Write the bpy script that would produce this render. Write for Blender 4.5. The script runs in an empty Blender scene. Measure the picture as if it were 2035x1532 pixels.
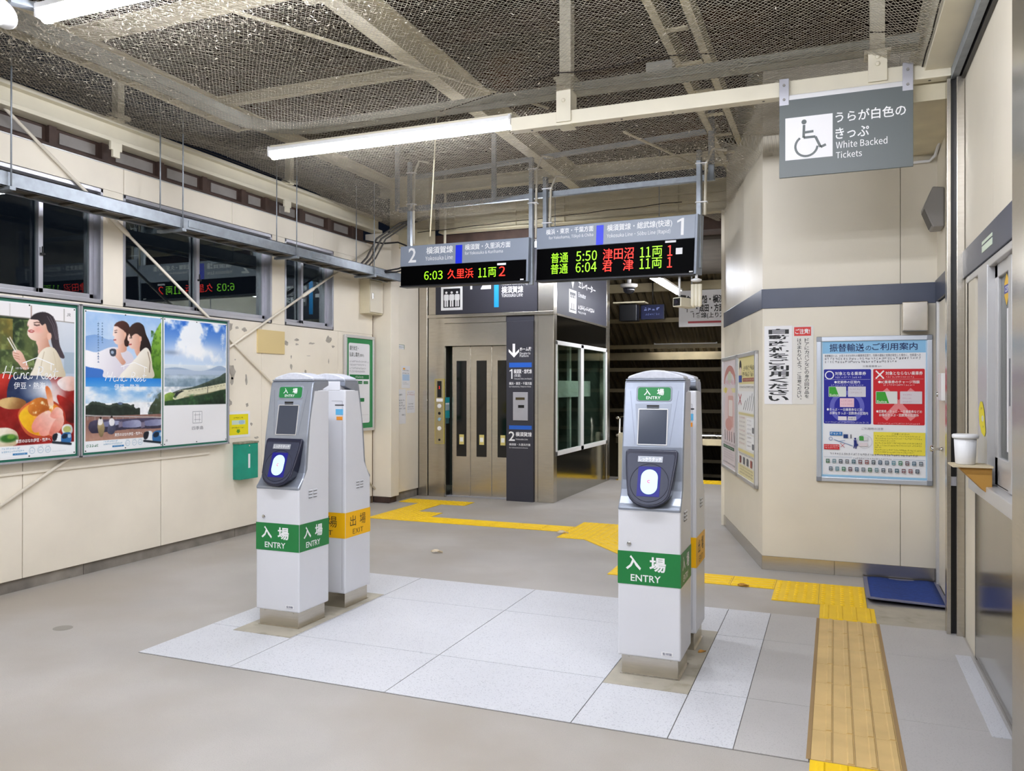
import bpy, math, random
import numpy as np
from mathutils import Vector, Matrix

SC = bpy.context.scene
COL = SC.collection
random.seed(7)
RNG = np.random.default_rng(7)

# ------------------------------------------------------------------ camera, world, exposure
FPX, YAW, PITCH, ROLL, EYE = 1597.6, -0.38138, 0.001465, 0.00077, 1.38
cy, sy, cp, sp = math.cos(YAW), math.sin(YAW), math.cos(PITCH), math.sin(PITCH)
fwd = Vector((sy * cp, cy * cp, sp))
rgt0 = Vector((cy, -sy, 0))
up0 = rgt0.cross(fwd)
RGT = rgt0 * math.cos(ROLL) + up0 * math.sin(ROLL)
UPV = -rgt0 * math.sin(ROLL) + up0 * math.cos(ROLL)
CAM = Vector((0, 0, EYE))
cam = bpy.data.cameras.new('camera')
cam.sensor_width = 36
cam.lens = FPX / 2035 * 36
cam.clip_start = 0.05
cam_ob = bpy.data.objects.new('camera', cam)
COL.objects.link(cam_ob)
m = Matrix((RGT, UPV, -fwd)).transposed().to_4x4()
m.translation = CAM
cam_ob.matrix_world = m
SC.camera = cam_ob

w = bpy.data.worlds.new('night')
SC.world = w
w.use_nodes = True
w.node_tree.nodes['Background'].inputs[0].default_value = (0.03, 0.04, 0.07, 1)
w.node_tree.nodes['Background'].inputs[1].default_value = 0.04
SC.view_settings.view_transform = 'Standard'
SC.view_settings.look = 'None'
SC.view_settings.gamma = 1
SC.view_settings.use_curve_mapping = False
SC.view_settings.exposure = 1.75
SC.cycles.use_light_tree = False
SC.cycles.max_bounces = 5
SC.cycles.diffuse_bounces = 3
SC.cycles.glossy_bounces = 3
SC.cycles.transparent_max_bounces = 8
SC.cycles.caustics_reflective = False
SC.cycles.caustics_refractive = False
TUBE = 26.0          # radiance of the fluorescent diffusers


def at(x, y, X=None, Y=None, Z=None):
    """photograph pixel -> point on a plane of the room"""
    d = RGT * ((x - 1017.5) / FPX) - UPV * ((y - 766) / FPX) + fwd
    t = (X - CAM.x) / d.x if X is not None else (Y - CAM.y) / d.y if Y is not None else (Z - CAM.z) / d.z
    return CAM + d * t


# ------------------------------------------------------------------ materials
def lin(c):
    if isinstance(c, str):
        c = c.lstrip('#')
        c = [int(c[i:i + 2], 16) / 255 for i in (0, 2, 4)]
    return tuple(v / 12.92 if v <= .04045 else ((v + .055) / 1.055) ** 2.4 for v in c)


MATS = {}


def mat(name, col, rough=.6, metal=0., var=0., scale=6., emit=0., bump=0., bscale=60., speck=None, sscale=220., stretch=None,
        spec=.5, coat=0., var2=None, v2scale=1.5, v2lo=.45, v2hi=.65, aniso=None):
    if name in MATS:
        return MATS[name]
    M = bpy.data.materials.new(name)
    M.use_nodes = True
    nt = M.node_tree
    b = nt.nodes['Principled BSDF']
    c = lin(col)
    b.inputs['Base Color'].default_value = (*c, 1)
    b.inputs['Roughness'].default_value = rough
    b.inputs['Metallic'].default_value = metal
    b.inputs['Specular IOR Level'].default_value = spec
    b.inputs['Coat Weight'].default_value = coat
    if emit:
        if emit < 5:
            M.cycles.emission_sampling = 'NONE'
        b.inputs['Emission Color'].default_value = (*c, 1)
        b.inputs['Emission Strength'].default_value = emit
    tc = None

    def coord(st=None):
        nonlocal tc
        if tc is None:
            tc = nt.nodes.new('ShaderNodeTexCoord')
            geo = nt.nodes.new('ShaderNodeNewGeometry')
            tc = geo
        out = tc.outputs['Position']
        if st:
            mp = nt.nodes.new('ShaderNodeMapping')
            mp.inputs['Scale'].default_value = st
            nt.links.new(out, mp.inputs['Vector'])
            out = mp.outputs[0]
        return out

    cur = None
    if var:
        n = nt.nodes.new('ShaderNodeTexNoise')
        n.inputs['Scale'].default_value = scale
        n.inputs['Detail'].default_value = 6
        nt.links.new(coord(stretch), n.inputs['Vector'])
        r = nt.nodes.new('ShaderNodeValToRGB')
        r.color_ramp.elements[0].position = .3
        r.color_ramp.elements[1].position = .7
        r.color_ramp.elements[0].color = (*[v * (1 - var) for v in c], 1)
        r.color_ramp.elements[1].color = (*[min(1, v * (1 + var * .6)) for v in c], 1)
        nt.links.new(n.outputs['Fac'], r.inputs[0])
        cur = r.outputs[0]
    for (cc, ss, lo, hi) in ([(var2, v2scale, v2lo, v2hi)] if var2 else []) + ([(speck, sscale, .58, .64)] if speck else []):
        n = nt.nodes.new('ShaderNodeTexNoise')
        n.inputs['Scale'].default_value = ss
        n.inputs['Detail'].default_value = 4
        nt.links.new(coord(), n.inputs['Vector'])
        r = nt.nodes.new('ShaderNodeValToRGB')
        r.color_ramp.elements[0].position = lo
        r.color_ramp.elements[1].position = hi
        nt.links.new(n.outputs['Fac'], r.inputs[0])
        mx = nt.nodes.new('ShaderNodeMix')
        mx.data_type = 'RGBA'
        nt.links.new(r.outputs[0], mx.inputs[0])
        if cur:
            nt.links.new(cur, mx.inputs[6])
        else:
            mx.inputs[6].default_value = (*c, 1)
        mx.inputs[7].default_value = (*lin(cc), 1)
        cur = mx.outputs[2]
    if cur:
        nt.links.new(cur, b.inputs['Base Color'])
    if bump:
        n = nt.nodes.new('ShaderNodeTexNoise')
        n.inputs['Scale'].default_value = bscale
        nt.links.new(coord(stretch), n.inputs['Vector'])
        bp = nt.nodes.new('ShaderNodeBump')
        bp.inputs['Strength'].default_value = bump
        bp.inputs['Distance'].default_value = .004
        nt.links.new(n.outputs['Fac'], bp.inputs['Height'])
        nt.links.new(bp.outputs[0], b.inputs['Normal'])
    MATS[name] = M
    return M


def glass_mat(name, tint=(1, 1, 1), rough=0.0, gloss=1.0):
    M = bpy.data.materials.new(name)
    M.use_nodes = True
    nt = M.node_tree
    nt.nodes.remove(nt.nodes['Principled BSDF'])
    out = nt.nodes['Material Output']
    t = nt.nodes.new('ShaderNodeBsdfTransparent')
    t.inputs[0].default_value = (*tint, 1)
    g = nt.nodes.new('ShaderNodeBsdfGlossy')
    g.inputs['Roughness'].default_value = rough
    f = nt.nodes.new('ShaderNodeFresnel')
    f.inputs[0].default_value = 1.5
    mu = nt.nodes.new('ShaderNodeMath')
    mu.operation = 'MULTIPLY'
    mu.inputs[1].default_value = gloss
    nt.links.new(f.outputs[0], mu.inputs[0])
    mx = nt.nodes.new('ShaderNodeMixShader')
    nt.links.new(mu.outputs[0], mx.inputs[0])
    nt.links.new(t.outputs[0], mx.inputs[1])
    nt.links.new(g.outputs[0], mx.inputs[2])
    nt.links.new(mx.outputs[0], out.inputs[0])
    return M


def print_mat():
    M = bpy.data.materials.new('printed_ink')
    M.use_nodes = True
    nt = M.node_tree
    b = nt.nodes['Principled BSDF']
    a = nt.nodes.new('ShaderNodeVertexColor')
    a.layer_name = 'ink'
    nt.links.new(a.outputs[0], b.inputs['Base Color'])
    b.inputs['Roughness'].default_value = .45
    b.inputs['Specular IOR Level'].default_value = .3
    return M


CREAM = mat('cream_wall_paint', '#f5ecda', .55, var=.05, scale=2.5, bump=.05, bscale=30)
CREAM2 = mat('cream_booth_panel', '#e6decb', .45, var=.05, scale=2.2)
BEAMC = mat('cream_steel_paint', '#d8ceb0', .5, var=.1, scale=5)
BEAMW = mat('ivory_beam_paint', '#e9e2cc', .45, var=.05, scale=5)
FLOOR = mat('screeded_concrete', '#b3aea7', .5, var=.15, scale=1.3, speck='#a09b94', sscale=260, bump=.12, bscale=180, var2='#a69e92', v2scale=.9)
TILEW = mat('white_terrazzo', '#d4d5d9', .42, var=.03, scale=3, speck='#b7b8bd', sscale=150)
TILEG = mat('grey_terrazzo', '#bcb9b6', .45, var=.06, scale=2.2, speck='#acaaa7', sscale=170)
GROUT = mat('dark_grout', '#6f6b68', .8)
PAD = mat('stained_mortar', '#b2ab9a', .6, var=.15, scale=7, var2='#98907b', v2scale=9, v2lo=.55, v2hi=.7)
CONC = mat('old_concrete_plinth', '#8e877d', .8, var=.3, scale=8, var2='#4f4a45', v2scale=4, v2lo=.55, v2hi=.75)
TACT = mat('yellow_tactile', '#ffd000', .5, var=.06, scale=9)
TACTO = mat('ochre_tactile', '#dcbb7c', .55, var=.10, scale=7)
RUST = mat('rusty_roof_deck', '#24170f', .8, var=.5, scale=3, stretch=(1, .35, 1), var2='#56300f', v2scale=1.3, v2lo=.55, v2hi=.8, spec=.2)
BROWN = mat('brown_channel', '#4a3830', .7, var=.35, scale=7)
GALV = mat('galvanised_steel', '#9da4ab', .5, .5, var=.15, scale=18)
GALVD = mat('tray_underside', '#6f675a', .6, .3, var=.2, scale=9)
ALU = mat('anodised_aluminium', '#b9b9c0', .38, .55, var=.05, scale=9)
ALUL = mat('pale_aluminium', '#d4d3d2', .35, .45)
STEEL = mat('brushed_stainless', '#c6bfb2', .24, .92, var=.08, scale=9, stretch=(1, 1, 14), bump=.02, bscale=40)
STEELM = mat('mirror_stainless', '#a8a59c', .13, .95, var=.05, scale=4)
BLACK = mat('black_plastic', '#0b0b0d', .35)
RUBBER = mat('black_rubber', '#17171a', .6)
WHITE = mat('white_enamel', '#dedfe4', .3, var=.02, scale=4)
WHITEP = mat('white_plastic', '#ececec', .45)
SILVER = mat('silver_paint', '#a0a7b4', .3, .6, var=.03, scale=30)
NAVYB = mat('navy_reader', '#1a1d33', .3)
BLUE = mat('blue_light_field', '#05056e', .3, emit=.16)
CYAN = mat('cyan_touch_disc', '#b4f2e6', .4, emit=.2)
MAGENTA = mat('magenta_mark', '#b0207a', .4, emit=.4)
SCREEN = mat('dark_display', '#3a4150', .18)
GREEN = mat('green_vinyl', '#1c7d3e', .4)
GREENP = mat('green_sign_panel', '#3f9467', .3)
YELLOW = mat('amber_vinyl', '#fdbe00', .4)
TXTW = mat('white_print', '#f2f2f2', .5)
TXTK = mat('black_print', '#141414', .5)
TXTB = mat('brown_print', '#3b2a12', .5)
TXTNAVY = mat('navy_print', '#14245e', .5)
TXTG = mat('grey_print', '#77777a', .5)
GREYSIGN = mat('slate_sign_face', '#8a93a1', .35, spec=.4)
DARKSIGN = mat('dark_slate_sign', '#5a6160', .42)
ELEVSIGN = mat('charcoal_sign', '#3a3a42', .5, spec=.3)
BLUEBAR = mat('blue_line_bar', '#0d2ce0', .4)
SKYBAR = mat('sky_blue_bar', '#1fa0f0', .4)
BLUE2 = mat('mid_blue_bar', '#1d5fc4', .4)
LEDBG = mat('led_black_face', '#020203', .5, spec=.03)
LEDG = mat('green_led', '#8ee81a', .5, emit=.45)
LEDR = mat('red_led', '#ff2a1c', .5, emit=.6)
LAMP = mat('lamp_diffuser', '#f2f5ff', .5, emit=TUBE)
BAND = mat('navy_band', '#3f465a', .35, var=.1, scale=6)
TEAL = mat('teal_paint', '#129a80', .45, var=.12, scale=9)
GREENF = mat('green_frame', '#2f8a52', .4)
PAPER = mat('white_paper', '#f0eff0', .6)
CREAMP = mat('cream_paper', '#efe8d0', .6)
NETM = mat('white_net_twine', '#c9c0af', .8, var=.15, scale=9)
FLUFF = mat('pale_dry_litter', '#e4dccb', .9, var=.3, scale=40)
BLUEMAT = mat('blue_mat_pile', '#1c3d8a', .85, var=.2, scale=40, bump=.4, bscale=300)
MATEDGE = mat('grey_mat_edge', '#75768c', .6)
CARD = mat('brown_cardboard', '#b98a3e', .7)
LEAF = mat('dry_leaf', '#c08a3a', .7, var=.3, scale=60)
LEAFP = mat('pale_dry_leaf', '#d9c9ae', .7, var=.2, scale=60)
BEIGEP = mat('beige_patch', '#e6cf95', .5)
PEEL = mat('peeled_grey', '#b3aca0', .8, var=.25, scale=30)
CHROME = mat('chrome', '#d0d0d0', .12, 1.)
DOMEM = mat('frosted_lens', '#cfd2dc', .25, var=.1, scale=60)
GREYBOX = mat('grey_speaker', '#8f8b86', .45)
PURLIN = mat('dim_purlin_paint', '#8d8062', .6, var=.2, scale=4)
SUNTAN = mat('corrugated_tan', '#5d523b', .6, var=.2, scale=3)
GLASS = glass_mat('window_glass', (.82, .88, .86), gloss=.25)
GLASSE = glass_mat('lift_glass', (.86, .93, .88), gloss=.3)
GLASSL = glass_mat('booth_glass', (.95, .97, .95), gloss=.6)
PMAT = print_mat()


# ------------------------------------------------------------------ mesh builder
class MB:
    def __init__(s):
        s.v, s.f, s.sm = [], [], []

    def add(s, vs, fs, smooth=False):
        k = len(s.v)
        s.v += [tuple(p) for p in vs]
        s.f += [tuple(i + k for i in f) for f in fs]
        s.sm += [smooth] * len(fs)
        return s

    def box(s, x0, x1, y0, y1, z0, z1):
        return s.add([(x0, y0, z0), (x1, y0, z0), (x1, y1, z0), (x0, y1, z0), (x0, y0, z1), (x1, y0, z1), (x1, y1, z1), (x0, y1, z1)],
                     [(0, 3, 2, 1), (4, 5, 6, 7), (0, 1, 5, 4), (1, 2, 6, 5), (2, 3, 7, 6), (3, 0, 4, 7)])

    def slab(s, a0, a1, b0, b1, h0, h1, fc):
        """box on a face: a,b in the face, h outwards"""
        p = [fc.pt(a, b, h) for h in (h0, h1) for a, b in ((a0, b0), (a1, b0), (a1, b1), (a0, b1))]
        return s.add(p, [(0, 3, 2, 1), (4, 5, 6, 7), (0, 1, 5, 4), (1, 2, 6, 5), (2, 3, 7, 6), (3, 0, 4, 7)])

    def prism(s, pts, ax, lo, hi):
        """polygon in the plane normal to ax, extruded lo..hi; pts in the other two axes in xyz order"""
        def mk(p, h):
            q = list(p)
            q.insert('xyz'.index(ax), h)
            return q
        n = len(pts)
        A = sum(pts[i][0] * pts[(i + 1) % n][1] - pts[(i + 1) % n][0] * pts[i][1] for i in range(n))
        if (A < 0) != (ax == 'y'):
            pts = pts[::-1]
        v = [mk(p, lo) for p in pts] + [mk(p, hi) for p in pts]
        f = [tuple(range(n))[::-1], tuple(range(n, 2 * n))]
        f += [(i, (i + 1) % n, n + (i + 1) % n, n + i) for i in range(n)]
        return s.add(v, f)

    def fprism(s, pts, fc, h0, h1):
        n = len(pts)
        A = sum(pts[i][0] * pts[(i + 1) % n][1] - pts[(i + 1) % n][0] * pts[i][1] for i in range(n))
        if A < 0:
            pts = pts[::-1]
        v = [fc.pt(a, b, h0) for a, b in pts] + [fc.pt(a, b, h1) for a, b in pts]
        f = [tuple(range(n))[::-1], tuple(range(n, 2 * n))]
        f += [(i, (i + 1) % n, n + (i + 1) % n, n + i) for i in range(n)]
        return s.add(v, f)

    def tube(s, pts, r, n=8, cap=True):
        pts = [Vector(p) for p in pts]
        k = len(s.v)
        up = None
        for i, p in enumerate(pts):
            d = (pts[min(i + 1, len(pts) - 1)] - pts[max(i - 1, 0)]).normalized()
            if up is None:
                up = d.orthogonal().normalized()
            up = (up - d * up.dot(d)).normalized()
            sd = d.cross(up)
            rr = r[i] if isinstance(r, (list, tuple)) else r
            for j in range(n):
                a = 2 * math.pi * j / n
                s.v.append(tuple(p + up * math.cos(a) * rr + sd * math.sin(a) * rr))
        for i in range(len(pts) - 1):
            for j in range(n):
                s.f.append((k + i * n + j, k + i * n + (j + 1) % n, k + (i + 1) * n + (j + 1) % n, k + (i + 1) * n + j))
                s.sm.append(n > 4)
        if cap:
            s.f.append(tuple(range(k, k + n))[::-1])
            s.f.append(tuple(range(k + (len(pts) - 1) * n, k + len(pts) * n)))
            s.sm += [False, False]
        return s

    def bar(s, p, q, wd, ht, up=(0, 0, 1)):
        """rectangular bar between two points"""
        p, q, up = Vector(p), Vector(q), Vector(up)
        d = (q - p).normalized()
        sd = d.cross(up).normalized()
        u2 = sd.cross(d)
        v = [e + sd * a * wd / 2 + u2 * b * ht / 2 for e in (p, q) for a, b in ((-1, -1), (1, -1), (1, 1), (-1, 1))]
        return s.add(v, [(0, 1, 2, 3), (7, 6, 5, 4), (0, 4, 5, 1), (1, 5, 6, 2), (2, 6, 7, 3), (3, 7, 4, 0)])

    def lathe(s, prof, c, axis=(0, 0, 1), n=20):
        c, axis = Vector(c), Vector(axis).normalized()
        e1 = axis.orthogonal().normalized()
        e2 = axis.cross(e1)
        k = len(s.v)
        for r, h in prof:
            for j in range(n):
                a = 2 * math.pi * j / n
                s.v.append(tuple(c + axis * h + (e1 * math.cos(a) + e2 * math.sin(a)) * r))
        for i in range(len(prof) - 1):
            for j in range(n):
                s.f.append((k + i * n + j, k + i * n + (j + 1) % n, k + (i + 1) * n + (j + 1) % n, k + (i + 1) * n + j))
                s.sm.append(True)
        s.f.append(tuple(range(k, k + n))[::-1])
        s.f.append(tuple(range(k + (len(prof) - 1) * n, k + len(prof) * n)))
        s.sm += [False, False]
        return s

    def build(s, name, material, parent=None, bevel=0, seg=2, tagd=None, base=True):
        V = np.array(s.v, dtype=float)
        if parent is not None:
            M = np.array(WM[parent.name].inverted())
            V = V @ M[:3, :3].T + M[:3, 3]
            org = None
        else:
            lo, hi = V.min(0), V.max(0)
            org = Vector(((lo[0] + hi[0]) / 2, (lo[1] + hi[1]) / 2, lo[2]))
            V = V - np.array(org)
        me = bpy.data.meshes.new(name)
        me.from_pydata(V.tolist(), [], s.f)
        me.polygons.foreach_set('use_smooth', s.sm)
        me.materials.append(material)
        ob = bpy.data.objects.new(name, me)
        COL.objects.link(ob)
        if parent is not None:
            ob.parent = parent
            WM[ob.name] = WM[parent.name].copy()
        else:
            ob.location = org
            WM[ob.name] = Matrix.Translation(org)
        if bevel:
            b = ob.modifiers.new('bevel', 'BEVEL')
            b.width = bevel
            b.segments = seg
            b.limit_method = 'ANGLE'
            b.angle_limit = math.radians(40)
            b.harden_normals = False
        if tagd:
            tag(ob, *tagd)
        return ob


WM = {}


def tag(o, label=None, cat=None, group=None, kind=None):
    if label:
        o['label'] = label
    if cat:
        o['category'] = cat
    if group:
        o['group'] = group
    if kind:
        o['kind'] = kind
    return o


def thing(name, loc, label, cat, group=None, rz=0.0):
    o = bpy.data.objects.new(name, None)
    o.empty_display_size = .1
    COL.objects.link(o)
    o.location = loc
    o.rotation_euler = (0, 0, rz)
    WM[o.name] = Matrix.Translation(Vector(loc)) @ Matrix.Rotation(rz, 4, 'Z')
    return tag(o, label, cat, group)


def struct_empty(name, loc=(0, 0, 0)):
    o = bpy.data.objects.new(name, None)
    COL.objects.link(o)
    o.location = loc
    WM[o.name] = Matrix.Translation(Vector(loc))
    o['kind'] = 'structure'
    return o


def copy_tree(o, loc=None, rz=None, parent=None):
    c = o.copy()
    COL.objects.link(c)
    if parent:
        c.parent = parent
    if loc is not None:
        c.location = loc
    if rz is not None:
        c.rotation_euler = (0, 0, rz)
    for ch in o.children:
        copy_tree(ch, parent=c)
    return c


def B(name, x0, x1, y0, y1, z0, z1, material, parent=None, bevel=0, **k):
    return MB().box(x0, x1, y0, y1, z0, z1).build(name, material, parent, bevel, **k)


class Face:
    """a flat face in the room: origin, right, up; outward normal = right x up"""
    def __init__(s, o, u, v):
        s.o, s.u = Vector(o), Vector(u).normalized()
        v = Vector(v)
        s.v = (v - s.u * v.dot(s.u)).normalized()
        s.n = s.u.cross(s.v)

    def pt(s, a, b, h=0):
        return s.o + s.u * a + s.v * b + s.n * h

    def uv(s, x, y):
        d = RGT * ((x - 1017.5) / FPX) - UPV * ((y - 766) / FPX) + fwd
        t = (s.o - CAM).dot(s.n) / d.dot(s.n)
        q = CAM + d * t - s.o
        return q.dot(s.u), q.dot(s.v)


class Crop:
    def __init__(s, ox, oy, k):
        s.ox, s.oy, s.k = ox, oy, k

    def __call__(s, x, y):
        return s.ox + x * s.k, s.oy + y * s.k


def rect(fc, cr, x0, y0, x1, y1):
    a0, b1 = fc.uv(*cr(x0, y0))
    a1, b0 = fc.uv(*cr(x1, y1))
    return a0, a1, b0, b1


_tc = {}
LATIN = ['Yokosuka Line', 'for Yokosuka & Kurihama', 'for Yokohama, T\u014dky\u014d & Chiba', 'Yokosuka Line\u00b7S\u014dbu Line (Rapid)', 'Yokosuka-S\u014dbu Line (Rapid)', 'Elevator', 'Elevator to', 'Platform',
         'White Backed', 'Tickets', '5:50', '6:04', '6:03', '11', '1', '2', 'JR', 'EXIT']


def _mesh_of(body, font=None, bold=0., lines=1.):
    cu = bpy.data.curves.new('t', 'FONT')
    cu.body = body
    cu.size = 1
    cu.dimensions = '2D'
    cu.fill_mode = 'BOTH'
    cu.resolution_u = 2
    cu.offset = bold
    cu.space_line = lines
    if font:
        cu.font = font
    ob = bpy.data.objects.new('t', cu)
    me = ob.to_mesh()
    V = np.empty(len(me.vertices) * 3)
    me.vertices.foreach_get('co', V)
    V = V.reshape(-1, 3)[:, :2].copy()
    Fc = [tuple(p.vertices) for p in me.polygons]
    ob.to_mesh_clear()
    bpy.data.objects.remove(ob)
    bpy.data.curves.remove(cu)
    return V, Fc


def _latin_batch():
    """all plain Latin lines set once in the bundled sans, then cut apart line by line"""
    try:
        font = bpy.data.fonts.load(bpy.utils.system_resource('DATAFILES', path='fonts') + '/Noto Sans CJK Regular.woff2')
        V, Fc = _mesh_of('\n'.join(LATIN), font, 0., 4.)
    except Exception:
        return
    row = np.round(-(V[:, 1] - .35) / 4).astype(int)
    for i, s in enumerate(LATIN):
        ids = np.nonzero(row == i)[0]
        if not len(ids):
            continue
        new = {int(o): n for n, o in enumerate(ids)}
        W = V[ids]
        _tc[(s, 0.)] = (W - W.min(0), [tuple(new[j] for j in f) for f in Fc if f[0] in new])


_latin_batch()


def glyphs(s, bold=0.):
    """text -> (verts Nx2, faces) with its own bounding box at 0..w, 0..h"""
    key = (s, float(bold))
    if s == '|1':
        return np.array([(.20, 0), (.34, 0), (.34, 1), (.24, 1), (.0, .86), (.0, .74), (.20, .84)]), [(0, 1, 2, 3, 6), (3, 4, 5, 6)]
    if key not in _tc:
        V, Fc = _mesh_of(s, None, bold)
        _tc[key] = (V - V.min(0) if len(V) else V, Fc)
    return _tc[key]


def text_into(mb, s, fc, a0, a1, b0, b1, h=.001, bold=0., keep=False, align=0.5):
    V, Fc = glyphs(s, bold)
    if not len(V):
        return
    W, Hh = V.max(0)
    sx, sy_ = (a1 - a0) / max(W, 1e-6), (b1 - b0) / max(Hh, 1e-6)
    if keep:
        k = min(sx, sy_)
        a0 = a0 + (a1 - a0 - W * k) * align
        b0 = b0 + (b1 - b0 - Hh * k) / 2
        sx = sy_ = k
    mb.add([fc.pt(a0 + x * sx, b0 + y * sy_, h) for x, y in V], Fc)


def txt(parent, s, fc, box, material, h=.001, bold=0., keep=False, name='lettering', align=.5):
    mb = MB()
    text_into(mb, s, fc, *box, h=h, bold=bold, keep=keep, align=align)
    return mb.build(name, material, parent)


def vtxt(parent, s, fc, a0, a1, b0, b1, material, h=.001, bold=0., name='lettering'):
    """one column of characters from top to bottom"""
    mb = MB()
    n = len(s)
    st = (b1 - b0) / n
    for i, c in enumerate(s):
        t = b1 - st * i
        x0, x1, y0, y1 = a0, a1, t - st * .93, t - st * .07
        if c in '、。':
            x0, x1, y0, y1 = a0 + (a1 - a0) * .65, a1, t - st * .4, t - st * .1
        elif c in 'っょ':
            x0, y0, y1 = a0 + (a1 - a0) * .3, t - st * .8, t - st * .15
        elif c in '!':
            x0, x1 = a0 + (a1 - a0) * .4, a0 + (a1 - a0) * .6
        text_into(mb, c, fc, x0, x1, y0, y1, h, bold)
    return mb.build(name, material, parent)


def ell(cx, cy_, rx, ry, n=28, a0=0, a1=2 * math.pi, rot=0):
    o = []
    for i in range(n):
        t = a0 + (a1 - a0) * i / (n if abs(a1 - a0) > 6.28 else n - 1)
        x, y = rx * math.cos(t), ry * math.sin(t)
        o.append((cx + x * math.cos(rot) - y * math.sin(rot), cy_ + x * math.sin(rot) + y * math.cos(rot)))
    return o


def rrect(a0, a1, b0, b1, r, n=4):
    o = []
    for cx, cy_, s in ((a1 - r, b0 + r, -math.pi / 2), (a1 - r, b1 - r, 0), (a0 + r, b1 - r, math.pi / 2), (a0 + r, b0 + r, math.pi)):
        for i in range(n + 1):
            t = s + math.pi / 2 * i / n
            o.append((cx + r * math.cos(t), cy_ + r * math.sin(t)))
    return o


def stroke_into(mb, fc, pts, wd, h=.001):
    for (x0, y0), (x1, y1) in zip(pts[:-1], pts[1:]):
        L = math.hypot(x1 - x0, y1 - y0) or 1e-6
        nx, ny = -(y1 - y0) / L * wd / 2, (x1 - x0) / L * wd / 2
        mb.add([fc.pt(x0 + nx, y0 + ny, h), fc.pt(x0 - nx, y0 - ny, h), fc.pt(x1 - nx, y1 - ny, h), fc.pt(x1 + nx, y1 + ny, h)], [(0, 1, 2, 3)])


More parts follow.
